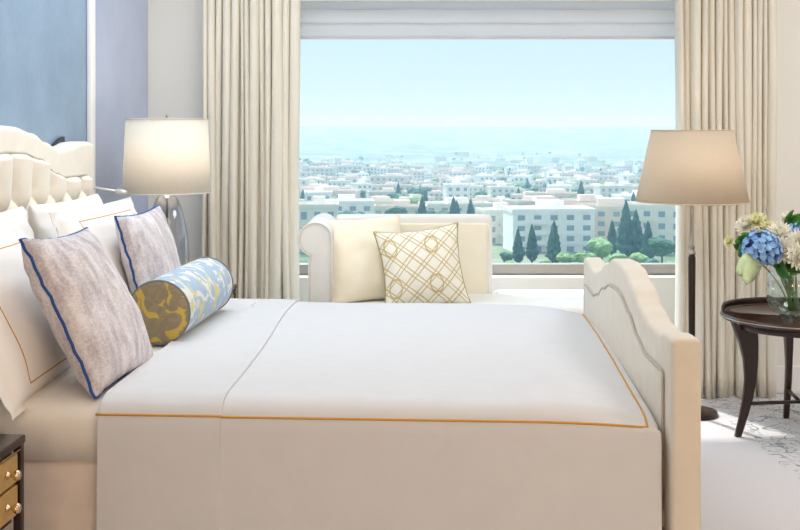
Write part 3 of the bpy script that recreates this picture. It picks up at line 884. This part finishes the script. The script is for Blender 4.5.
def stem_to(p, root):
    base = Vector((random.uniform(-0.03, 0.03), random.uniform(-0.03, 0.03), 0.02))
    pts = []
    q = p - VC
    mid = Vector((q.x * 0.25, q.y * 0.25, 0.23))
    if Vector((mid.x, mid.y)).length > 0.08: mid.xy = Vector((mid.x, mid.y)).normalized() * 0.08
    for i in range(15):
        t = i / 14
        pts.append(VC + base * (1 - t) ** 2 + mid * 2 * t * (1 - t) + q * t * t - p)
    bm = BM(); tube(bm, pts, 0.0035, 6); link('stem', bm, STEM, root)
def petal(bm, M, L, W, curl, n=5, m=4, fold=0.15):
    V = []
    for i in range(n + 1):
        t = i / n; row = []
        w = W * math.sin(PI * min(0.97, 0.12 + 0.85 * t)) ** 0.7
        for j in range(m + 1):
            s = j / m * 2 - 1
            row.append(bm.verts.new(M @ Vector((L * t, w * s / 2, curl * t * t + fold * W * abs(s) ** 2))))
        V.append(row)
    for i in range(n):
        for j in range(m): bm.faces.new([V[i][j], V[i + 1][j], V[i + 1][j + 1], V[i][j + 1]])
def basis(n):
    n = n.normalized(); x = n.orthogonal().normalized(); y = n.cross(x)
    return Matrix(((x.x, y.x, n.x, 0), (x.y, y.y, n.y, 0), (x.z, y.z, n.z, 0), (0, 0, 0, 1)))
def hydrangea(p, r, label, seed):
    rnd = random.Random(seed)
    root = empty('hydrangea', p); tag(root, label, 'flower', 'blue hydrangeas in the vase')
    bm = BM(); N = 190
    for i in range(N):
        z = 1 - 1.75 * (i + 0.5) / N; a = i * 2.39996; q = math.sqrt(max(0, 1 - z * z))
        nrm = Vector((q * math.cos(a), q * math.sin(a), z))
        nrm = (nrm + Vector([rnd.uniform(-.25, .25) for _ in range(3)])).normalized()
        Mf = Matrix.Translation(nrm * r * rnd.uniform(0.80, 1.05)) @ basis(nrm) @ Matrix.Rotation(rnd.uniform(0, 6), 4, 'Z')
        for k in range(4):
            petal(bm, Mf @ Matrix.Rotation(k * PI / 2, 4, 'Z'), r * 0.19, r * 0.21, 0.003, 3, 2)
    link('flower_head', bm, HYD, root)
    bm = BM(); bmesh.ops.create_icosphere(bm, subdivisions=3, radius=r * 0.78); link('flower_core', bm, plain('hydrangea_core', (62, 96, 160), 0.8), root)
    stem_to(Vector(p), root)
def chrys(p, r, nrm, label, seed, mat, name='chrysanthemum'):
    rnd = random.Random(seed)
    root = empty(name, p); tag(root, label, 'flower', 'cream flowers in the vase')
    bm = BM(); Mb = basis(Vector(nrm))
    for ring, (cnt, elev, L) in enumerate(((18, 5, 1.0), (16, 24, 0.92), (14, 42, 0.8), (10, 60, 0.62), (7, 76, 0.45))):
        for k in range(cnt):
            a = 2 * PI * k / cnt + ring * 0.3 + rnd.uniform(-.08, .08)
            M = Mb @ Matrix.Rotation(a, 4, 'Z') @ Matrix.Rotation(-D(elev + rnd.uniform(-6, 6)), 4, 'Y')
            petal(bm, M, r * L, r * 0.30, r * 0.18, 5, 2)
    link('flower_head', bm, mat, root)
    bm = BM(); bmesh.ops.create_icosphere(bm, subdivisions=2, radius=r * 0.16); link('flower_heart', bm, PETY, root)
    stem_to(Vector(p), root)
def leafsprig(p, dirs, L, W, mat, label, seed):
    root = empty('leaf_sprig', p); tag(root, label, 'leaves', 'leaf sprigs in the vase')
    for dn in dirs:
        x = Vector(dn).normalized(); y = Vector((0, 0, 1)).cross(x)
        if y.length < .01: y = Vector((0, 1, 0))
        y.normalize(); z = x.cross(y)
        M = Matrix(((x.x, y.x, z.x, 0), (x.y, y.y, z.y, 0), (x.z, y.z, z.z, 0), (0, 0, 0, 1)))
        M = M @ Matrix.Rotation(1.25, 4, 'X')
        bm = BM(); petal(bm, M, L, W, -0.03, 10, 6, 0.22)
        o = link('leaf', bm, mat, root); m = o.modifiers.new('s', 'SOLIDIFY'); m.thickness = 0.0008
    stem_to(Vector(p), root)
hydrangea(P(761, 250, 5.38), 0.090, 'large blue hydrangea head at the left of the bouquet', 1)
hydrangea(P(797, 236, 5.50), 0.075, 'blue hydrangea head high among the cream flowers', 2)
chrys(P(783, 251, 5.38), 0.072, (-0.1, -0.9, 0.35), 'cream chrysanthemum directly right of the large blue hydrangea', 3, PET)
chrys(P(780, 234, 5.46), 0.068, (-0.1, -0.6, 0.8), 'cream chrysanthemum above the large blue hydrangea', 4, PET)
chrys(P(797, 257, 5.36), 0.075, (0.2, -0.9, 0.2), 'cream chrysanthemum low over the vase rim at frame edge', 5, PET)
chrys(P(768, 231, 5.56), 0.06, (-0.3, -0.4, 0.9), 'lemon-white bloom at the upper left of the bouquet', 6, PETY)
chrys(P(747, 226, 5.52), 0.062, (-0.6, -0.4, 0.7), 'small pale bloom reaching up at bouquet far left', 7, PET, 'rose')
chrys(P(730, 242, 5.50), 0.034, (-0.8, -0.4, 0.4), 'tiny pale yellow bud sticking out leftmost from the bouquet', 8, PETY, 'rose')
chrys(P(790, 222, 5.56), 0.062, (0.1, -0.5, 0.9), 'cream bloom near the top of bouquet', 9, PET)
chrys(P(798, 244, 5.40), 0.07, (0.1, -0.9, 0.3), 'cream chrysanthemum just under the higher blue hydrangea', 11, PET)
chrys(P(757, 222, 5.50), 0.055, (-0.4, -0.5, 0.8), 'pale lemon bloom between far left bloom and the top ones', 12, PETY, 'rose')
leafsprig(P(750, 246, 5.44), [(-1, -0.2, 0.25), (-0.8, -0.3, 0.8), (-0.8, -0.3, -0.5)], 0.09, 0.08, LEAF, 'dark green leaves left of the large blue hydrangea', 1)
leafsprig(P(764, 259, 5.34), [(-1, -0.1, -0.45), (-0.9, -0.2, -0.9)], 0.15, 0.12, LEAF_PALE, 'pale green leaf drooping left over the tray', 2)
leafsprig(P(780, 262, 5.40), [(0.7, -0.7, 0.0), (1, -0.4, -0.3), (-0.1, -0.8, -0.4), (1, 0, 0.3)], 0.12, 0.07, LEAF, 'green leaves hanging over the vase rim', 3)
leafsprig(P(790, 226, 5.50), [(-0.2, -0.3, 1), (0.8, -0.3, 0.8), (1, -0.3, 0.1), (0.2, -.8, .5)], 0.085, 0.06, LEAF, 'green leaves at the top of bouquet', 4)
leafsprig(P(774, 244, 5.50), [(0.1, -1, 0.3), (-0.3, -0.9, -0.2)], 0.08, 0.06, LEAF, 'green leaves between blue hydrangea and cream blooms', 5)

# ------------------------------------------------------------------ outside: city in the haze
GT = [(0, -24), (150, -24), (300, -25), (500, -29), (1000, -42), (1600, -50), (2400, -40), (3500, 8), (4000, 13), (4600, 12)]
def terr(x, y):
    z = smooth_table(GT, y)
    s = min(1, y / 1500)
    n = noise.fractal(Vector((x * 0.0012, y * 0.0012, 2.0)), 1.0, 2.0, 4)
    far = max(0.0, min(1.0, (y - 2600) / 900))
    return z + n * (2.0 + 16 * s) * (1 - 0.75 * far) + 2.0 * far * noise.noise(Vector((x * 0.002, 0.3, 1)))
m, nt, b = nodes('dry_hillside')
n1 = noise_n(nt, 0.012, 8); n2 = noise_n(nt, 0.05, 5)
s = math_n(nt, 'ADD', math_n(nt, 'MULTIPLY', n1.outputs['Fac'], 0.5), math_n(nt, 'MULTIPLY', n2.outputs['Fac'], 0.5))
nt.links.new(ramp(nt, s, [(0.38, lin((64, 92, 66))), (0.5, lin((116, 134, 104))), (0.64, lin((166, 164, 138)))]), b.inputs['Base Color'])
b.inputs['Roughness'].default_value = 1.0
bm = BM()
def tfn(a, b_):
    y = 120 * (4600 / 120) ** b_
    x = (a - 0.5) * (y * 1.3 + 160) * 1.1
    return Vector((x, y, terr(x, y)))
grid(bm, 130, 150, tfn)
o = link('hills', bm, m); o['kind'] = 'structure'

STONE = [plain('stone_%s' % i, c, 0.9, var=0.05, scale=0.4) for i, c in enumerate(((236, 230, 218), (226, 214, 198), (244, 242, 238), (232, 216, 204)))]
GLAZ = plain('building_glazing', (146, 164, 176), 0.25)
def bldg_bm(w, d, h, fl_, cols, deep=True):
    """block with parapet, stair head and cornice bands; returns (body bm, list of window boxes)"""
    bm = BM()
    box(bm, -w / 2, w / 2, -d / 2, d / 2, -6, h)
    box(bm, -w / 2 - 0.2, w / 2 + 0.2, -d / 2 - 0.2, -d / 2 + 0.15, h, h + 0.9)
    box(bm, -w / 2 - 0.2, w / 2 + 0.2, d / 2 - 0.15, d / 2 + 0.2, h, h + 0.9)
    box(bm, -w / 2 - 0.2, -w / 2 + 0.15, -d / 2, d / 2, h, h + 0.9)
    box(bm, w / 2 - 0.15, w / 2 + 0.2, -d / 2, d / 2, h, h + 0.9)
    box(bm, -w * 0.12, w * 0.18, -d * 0.1, d * 0.25, h, h + 2.4)
    fh = h / fl_
    for f in range(1, fl_):
        box(bm, -w / 2 - 0.12, w / 2 + 0.12, -d / 2 - 0.12, -d / 2 + 0.1, f * fh - 0.15, f * fh + 0.1)
    wins = []
    cw = w / cols
    for f in range(fl_):
        for c in range(cols):
            x = -w / 2 + (c + 0.5) * cw
            wins.append((x - cw * 0.22, x + cw * 0.22, f * fh + fh * 0.3, f * fh + fh * 0.78))
    return bm, wins
def near_building(px, d, w, dp, top_py, yaw, mat, fl_, cols, label):
    x = (px - 400) * d / F; g = terr(x, d) - 0.5
    h = EYE - (top_py - HZ) * d / F - g
    r = empty('apartment_building', (x, d, g), yaw); tag(r, label, 'building', 'buildings across the valley')
    bm, wins = bldg_bm(w, dp, h, fl_, cols)
    link('wall', bm, mat, r, False)
    for (a, b_, z0, z1) in wins:
        bm = BM()
        box(bm, a, b_, -dp / 2 - 0.06, -dp / 2 + 0.02, z0, z1)
        link('window', bm, GLAZ, r, False)
    # balcony slabs on every second column
    for f in range(1, fl_):
        bm = BM(); fh = h / fl_; cw = w / cols
        box(bm, -w / 2 + cw * 1.0, -w / 2 + cw * 2.0, -dp / 2 - 1.3, -dp / 2, f * fh - 0.1, f * fh + 0.1)
        box(bm, -w / 2 + cw * 1.0, -w / 2 + cw * 2.0, -dp / 2 - 1.3, -dp / 2 - 1.2, f * fh + 0.1, f * fh + 1.0)
        link('balcony', bm, mat, r, False)
near_building(548, 268, 19, 12, 211, D(6), STONE[2], 4, 5, 'white four-storey block behind the cypresses right of chaise back')
near_building(608, 285, 22, 12, 208, D(-8), STONE[1], 4, 6, 'wide cream block below the tall cypress group')
near_building(500, 290, 10, 9, 212, D(12), STONE[0], 3, 3, 'pale block rising just past the chaise back corner')
near_building(655, 262, 13, 11, 207, D(-14), STONE[0], 4, 4, 'cream block partly hidden by the floor lamp shade')
near_building(585, 330, 15, 10, 203, D(4), STONE[3], 3, 4, 'pinkish block showing over the white and cream ones')
near_building(530, 400, 20, 11, 203, D(-5), STONE[3], 2, 5, 'long low pink-beige block behind the white four-storey one')
near_building(455, 370, 22, 12, 205, D(8), STONE[0], 3, 5, 'off-white block right above the trellis cushion')
near_building(400, 350, 16, 10, 208, D(-6), STONE[1], 3, 4, 'beige block above the ivory cushion')
near_building(345, 330, 16, 10, 203, D(5), STONE[2], 3, 4, 'white block above the chaise arm')
near_building(318, 262, 9, 9, 207, D(2), STONE[0], 3, 3, 'pale block beside the left curtain edge')
near_building(640, 420, 18, 10, 197, D(9), STONE[2], 3, 4, 'white block just left of lamp shade, behind cream one')

# far buildings: a few kinds of small block, copied
protos = []
for i, (w, d, h, f, c) in enumerate(((14, 11, 9, 3, 4), (20, 12, 7, 2, 5), (10, 10, 12, 4, 3), (26, 13, 10, 3, 6), (16, 10, 5, 2, 4))):
    bm, wins = bldg_bm(w, d, h, f, c)
    me_n = len(bm.faces)
    for (a, b_, z0, z1) in wins: box(bm, a, b_, -d / 2 - 0.15, -d / 2 + 0.02, z0, z1)
    bm.faces.ensure_lookup_table()
    for fc in bm.faces[me_n:]: fc.material_index = 1
    o = link('far_building', bm, STONE[i % 4], None, False); o.data.materials.append(GLAZ)
    protos.append(o)
rnd = random.Random(5)
cnt = 0
def place_far(x, y, o):
    o.location = (x, y, terr(x, y) - 0.5); o.rotation_euler = (0, 0, rnd.uniform(-0.5, 0.5))
    if y < 700: tag(o, 'small pale house in the mid distance of the hazy city', 'building', 'nearer small houses')
    elif y < 1300: tag(o, 'tiny pale house on the hazy valley floor', 'building', 'farther small houses')
    else: tag(o, 'faint white house on the far hillside slope', 'building', 'houses on far slope')
taken = [(((a_ - 400) * b_ / F), b_, 17) for a_, b_ in ((548, 268), (608, 285), (500, 290), (655, 262), (585, 330), (530, 400), (455, 370), (400, 350), (345, 330), (318, 262), (640, 420))]
def free(x, y, r):
    for a, b_, c in taken:
        if (a - x) ** 2 + (b_ - y) ** 2 < (r + c) ** 2: return False
    taken.append((x, y, r)); return True
for k in range(6000):
    if cnt >= 280: break
    y = 340 * ((1150 if cnt < 255 else 2000) / 340) ** (rnd.random() ** 1.1)
    px = rnd.uniform(296, 680); x = (px - 400) * y / F
    if not free(x, y, 10.5): continue
    src = protos[cnt % 5]
    o = src if cnt < 5 else src.copy()
    if cnt >= 5: COL.objects.link(o)
    place_far(x, y, o)
    s_ = rnd.uniform(0.55, 0.95); o.scale = (s_, s_, s_)
    cnt += 1

# the rest of the city, to either side of what the window shows from the bed: past the 300 nearest, one object
bm = BM(); rs = random.Random(21)
pm = [o.data for o in protos]; mats = list(pm[0].materials)
for k in range(620):
    y = 230 * (1200 / 230) ** rs.random()
    px = rs.uniform(-250, 278) if rs.random() < 0.62 else rs.uniform(700, 1050)
    x = (px - 400) * y / F
    if not free(x, y, 11): continue
    n0 = len(bm.verts); bm.from_mesh(pm[k % 5]); bm.verts.ensure_lookup_table()
    q = rs.uniform(0.6, 1.0)
    bmesh.ops.transform(bm, matrix=Matrix.Translation((x, y, terr(x, y) - 0.5)) @ Matrix.Rotation(rs.uniform(-.5, .5), 4, 'Z') @ Matrix.Scale(q, 4), verts=bm.verts[n0:])
o = link('outlying_houses', bm, mats[0], None, False); o.data.materials.append(mats[1])
tag(o, 'remaining pale houses of the city spreading beyond both sides of the window', 'buildings', kind='stuff')

# trees
CYP = plain('cypress_green', (84, 116, 104), 0.95, var=0.3, scale=0.8)
BROAD = plain('broadleaf_green', (142, 172, 116), 0.95, var=0.3, scale=0.6)
PINE = plain('pine_green', (96, 130, 106), 0.95, var=0.3, scale=0.6)
BARK = plain('bark', (96, 78, 62), 0.9)
def cypress_mesh(seed, h=9.0, r=1.3):
    bm = BM(); bmesh.ops.create_icosphere(bm, subdivisions=5, radius=1)
    for v in bm.verts:
        t = (v.co.z + 1) / 2
        k = (1 - t) ** 0.75 * (0.35 + 0.65 * min(1, t * 5)) if t < 1 else 0
        n = 1 + 0.45 * noise.noise(Vector((v.co.x * 3 + seed, v.co.y * 3, t * 14))) + 0.25 * noise.noise(Vector((v.co.x * 9 + seed, v.co.y * 9, t * 40)))
        q = Vector((v.co.x, v.co.y)); q = q.normalized() if q.length > 1e-4 else q
        v.co = Vector((q.x * r * k * 1.25 * n, q.y * r * k * 1.25 * n, 0.8 + t * (h - 0.8)))
    return bm
def crown_mesh(seed, R_=3.4, h=6.5, flat=0.75):
    rr = random.Random(seed); bm = BM()
    for i in range(9):
        a = rr.uniform(0, 2 * PI); q = R_ * 0.5 * math.sqrt(rr.random())
        c = Vector((q * math.cos(a), q * math.sin(a), h * (0.5 + 0.32 * rr.random())))
        b2 = BM(); bmesh.ops.create_icosphere(b2, subdivisions=4, radius=1)
        rad = R_ * rr.uniform(0.38, 0.6)
        for v in b2.verts:
            n = 1 + 0.28 * noise.noise(v.co * 2.5 + Vector((seed + i, 0, 0))) + 0.22 * noise.noise(v.co * 8 + Vector((seed, i, 0)))
            v.co = c + Vector((v.co.x, v.co.y, v.co.z * flat)) * rad * n
        me = bpy.data.meshes.new('tmp'); b2.to_mesh(me); b2.free(); bm.from_mesh(me); bpy.data.meshes.remove(me)
    return bm
def make_tree(kind, seed):
    r = empty({'c': 'cypress_tree', 'b': 'broadleaf_tree', 'p': 'pine_tree'}[kind])
    if kind == 'c': link('crown', cypress_mesh(seed), CYP, r)
    elif kind == 'b': link('crown', crown_mesh(seed), BROAD, r)
    else: link('crown', crown_mesh(seed, 3.0, 7.5, 0.6), PINE, r)
    bm = BM(); lathe(bm, [(0.28, -1.5), (0.2, 2.0), (0.12, 3.4)], 10); link('trunk', bm, BARK, r)
    return r
tp = {k: [make_tree(k, s) for s in (1, 2)] for k in 'cbp'}
used = set()
def put_tree(kind, px, y, s, label, group, base_off=0.0):
    src = tp[kind][rnd.randrange(2)]
    if src.name in used:
        r = src.copy(); COL.objects.link(r)
        for c in src.children:
            q = c.copy(); COL.objects.link(q); q.parent = r
    else: r = src; used.add(src.name)
    x = (px - 400) * y / F
    r.location = (x, y, terr(x, y) + base_off); r.rotation_euler = (0, 0, rnd.uniform(0, 6))
    r.scale = (s * rnd.uniform(0.9, 1.1), s, s)
    tag(r, label, 'tree', group)
NEAR_T = [
 ('c', 518, 228, 0.86, 'dark cypress closest to the chaise back corner'),
 ('c', 532, 232, 0.92, 'dark cypress second from the chaise back corner'),
 ('c', 554, 225, 1.05, 'broad dark cypress before the white four-storey block'),
 ('c', 626, 236, 1.45, 'tall dark cypress left of the lamp shade edge'),
 ('c', 636, 242, 1.2, 'slim cypress touching the tallest near cypress'),
 ('c', 648, 232, 1.0, 'cypress beneath the floor lamp shade edge'),
 ('c', 581, 430, 1.55, 'tall lone cypress on the skyline of the middle houses'),
 ('p', 571, 418, 1.0, 'dark pine at the foot of tall lone cypress, left side'),
 ('p', 592, 445, 1.0, 'dark pine at the foot of tall lone cypress, right side'),
 ('b', 566, 215, 0.62, 'round light green tree low before the white block'),
 ('b', 585, 212, 0.70, 'bright green tree above the footboard corner'),
 ('b', 602, 222, 0.95, 'large light green tree before the wide cream block'),
 ('b', 545, 212, 0.45, 'small bright green tree at the window sill'),
 ('p', 506, 218, 0.55, 'dark green tree at sill beside the chaise back'),
 ('b', 618, 214, 0.6, 'light green tree just over the footboard hump'),
 ('p', 662, 220, 0.95, 'bushy dark tree beside the right curtain'),
 ('b', 640, 214, 0.62, 'low green tree under the lamp shade'),
 ('p', 324, 480, 1.3, 'dark pine clump high beside the left curtain edge'),
 ('p', 332, 488, 1.1, 'dark pine right of the clump by left curtain'),
 ('p', 395, 470, 1.2, 'dark pine above the ivory cushion peak'),
 ('p', 420, 520, 1.3, 'dark pine in the middle distance above the trellis cushion'),
 ('p', 480, 500, 1.2, 'dark pine above the chaise back end'),
]
NEAR_T += [
 ('b', 512, 206, 0.5, 'low bright green tree at sill beside the chaise back'),
 ('b', 524, 204, 0.42, 'small green tree at sill between two near cypresses'),
 ('p', 560, 206, 0.42, 'small dark pine at sill under the broad cypress'),
 ('b', 574, 204, 0.5, 'green tree low at sill just left of the footboard top'),
 ('c', 612, 250, 0.9, 'cypress standing before the wide cream block'),
 ('p', 652, 208, 0.55, 'dark low pine at sill left of the right curtain'),
 ('b', 668, 206, 0.5, 'green tree at sill touching the right curtain'),
]
for k, px, y, s, lb in NEAR_T: put_tree(k, px, y, s, lb, {'c': 'cypresses', 'b': 'broadleaf trees', 'p': 'pines'}[k] + ' outside the window')
c2 = 0
for k in range(9000):
    if c2 >= 240: break
    y = 290 * ((1100 if c2 < 205 else 2000) / 290) ** (rnd.random() ** 1.15)
    px = rnd.uniform(298, 678); x = (px - 400) * y / F
    if not free(x, y, 3.8): continue
    kd = rnd.choice('pppbbc')
    if y < 700: lb, gr = 'small %s between the mid-distance houses' % {'c': 'dark cypress', 'b': 'green leafy tree', 'p': 'dark green pine'}[kd], 'trees among the mid houses'
    else: lb, gr = 'faint %s far off in the haze' % {'c': 'cypress', 'b': 'leafy tree', 'p': 'pine'}[kd], 'trees in the far haze'
    put_tree(kd, px, y, rnd.uniform(0.7, 1.25), lb, gr + ' ' + {'c': 'cypress', 'b': 'leafy', 'p': 'pine'}[kd])
    c2 += 1

# haze: a real homogeneous scattering volume over the valley
m = bpy.data.materials.new('valley_haze'); m.use_nodes = True
nt = m.node_tree; nt.nodes.remove(nt.nodes['Principled BSDF'])
vs = nt.nodes.new('ShaderNodeVolumeScatter')
vs.inputs['Color'].default_value = (0.12, 0.185, 0.255, 1); vs.inputs['Density'].default_value = 0.0021
vs.inputs['Anisotropy'].default_value = 0.0
nt.links.new(vs.outputs[0], nt.nodes['Material Output'].inputs['Volume'])
bm = BM(); box(bm, -3500, 3500, 12, 3560, -120, 30)
hz = link('haze', bm, m, None, False); tag(hz, 'pale blue haze lying over the city and hills', 'haze', kind='stuff')

# ------------------------------------------------------------------ light
w = bpy.data.worlds.new('sky'); sc.world = w; w.use_nodes = True
nt = w.node_tree; bg = nt.nodes['Background']
tc = nt.nodes.new('ShaderNodeTexCoord')
sp = nt.nodes.new('ShaderNodeSeparateXYZ'); nt.links.new(tc.outputs['Generated'], sp.inputs[0])
SUN = Vector((-0.36, 0.78, 1.22)).normalized()       # towards the sun
vm = nt.nodes.new('ShaderNodeVectorMath'); vm.operation = 'DOT_PRODUCT'
nt.links.new(tc.outputs['Generated'], vm.inputs[0]); vm.inputs[1].default_value = SUN
base = ramp(nt, sp.outputs[2], [(0.0, lin((226, 244, 252))), (0.10, lin((214, 241, 254))), (0.45, lin((205, 228, 250)))])
bg.inputs['Color'].default_value = (1, 1, 1, 1)
nt.links.new(base, bg.inputs['Color'])
gl = math_n(nt, 'POWER', math_n(nt, 'MAXIMUM', vm.outputs['Value'], 0.0), 12.0)
st_ = math_n(nt, 'MULTIPLY_ADD', gl, 8.0, 0.98)
nt.links.new(st_, bg.inputs['Strength'])

l = bpy.data.lights.new('sun', 'SUN'); l.energy = 3.6; l.angle = D(2.5); l.color = (1.0, 0.95, 0.87)
o = bpy.data.objects.new('sun', l); COL.objects.link(o)
o.rotation_euler = SUN.to_track_quat('Z', 'Y').to_euler()

# area lights added under the ceiling, out of view, to brighten the room
def area_fill(x, y, sx, sy, e, c):
    l = bpy.data.lights.new('overhead_fill', 'AREA'); l.shape = 'RECTANGLE'; l.size = sx; l.size_y = sy; l.energy = e; l.color = c
    o = bpy.data.objects.new('overhead_fill', l); COL.objects.link(o); o.location = (x, y, ZC - 0.01)
area_fill(-0.75, 4.5, 2.0, 2.0, 46, (0.88, 0.96, 1.0))
area_fill(0.6, 1.2, 2.4, 1.6, 22, (1.0, 0.80, 0.60))
area_fill(2.5, 4.4, 1.4, 1.6, 34, (0.97, 0.98, 1.0))

# two warm fill lights added unseen behind the camera to lift the bed's side
point_light('rear_fill_light', (-1.2, -1.6, 1.45), 52, (1.0, 0.71, 0.47), 0.3)
point_light('rear_fill_light', (1.9, -1.6, 1.45), 52, (1.0, 0.71, 0.47), 0.3)

# ------------------------------------------------------------------ camera
cam = bpy.data.cameras.new('camera'); co = bpy.data.objects.new('camera', cam); COL.objects.link(co)
co.location = (0, 0, EYE); co.rotation_euler = (PI / 2, 0, 0)
cam.sensor_width = 36; cam.lens = 36 * F / 800; cam.shift_y = -(265 - HZ) / 800
cam.clip_start = 0.05; cam.clip_end = 8000
sc.camera = co
vs_ = sc.view_settings
vs_.view_transform = 'Standard'; vs_.look = 'None'; vs_.gamma = 1.0; vs_.exposure = 0.0; vs_.use_curve_mapping = False
cy = sc.cycles
cy.use_denoising = True
cy.max_bounces = 10; cy.diffuse_bounces = 5; cy.transparent_max_bounces = 16; cy.volume_bounces = 1
cy.caustics_reflective = False; cy.caustics_refractive = False
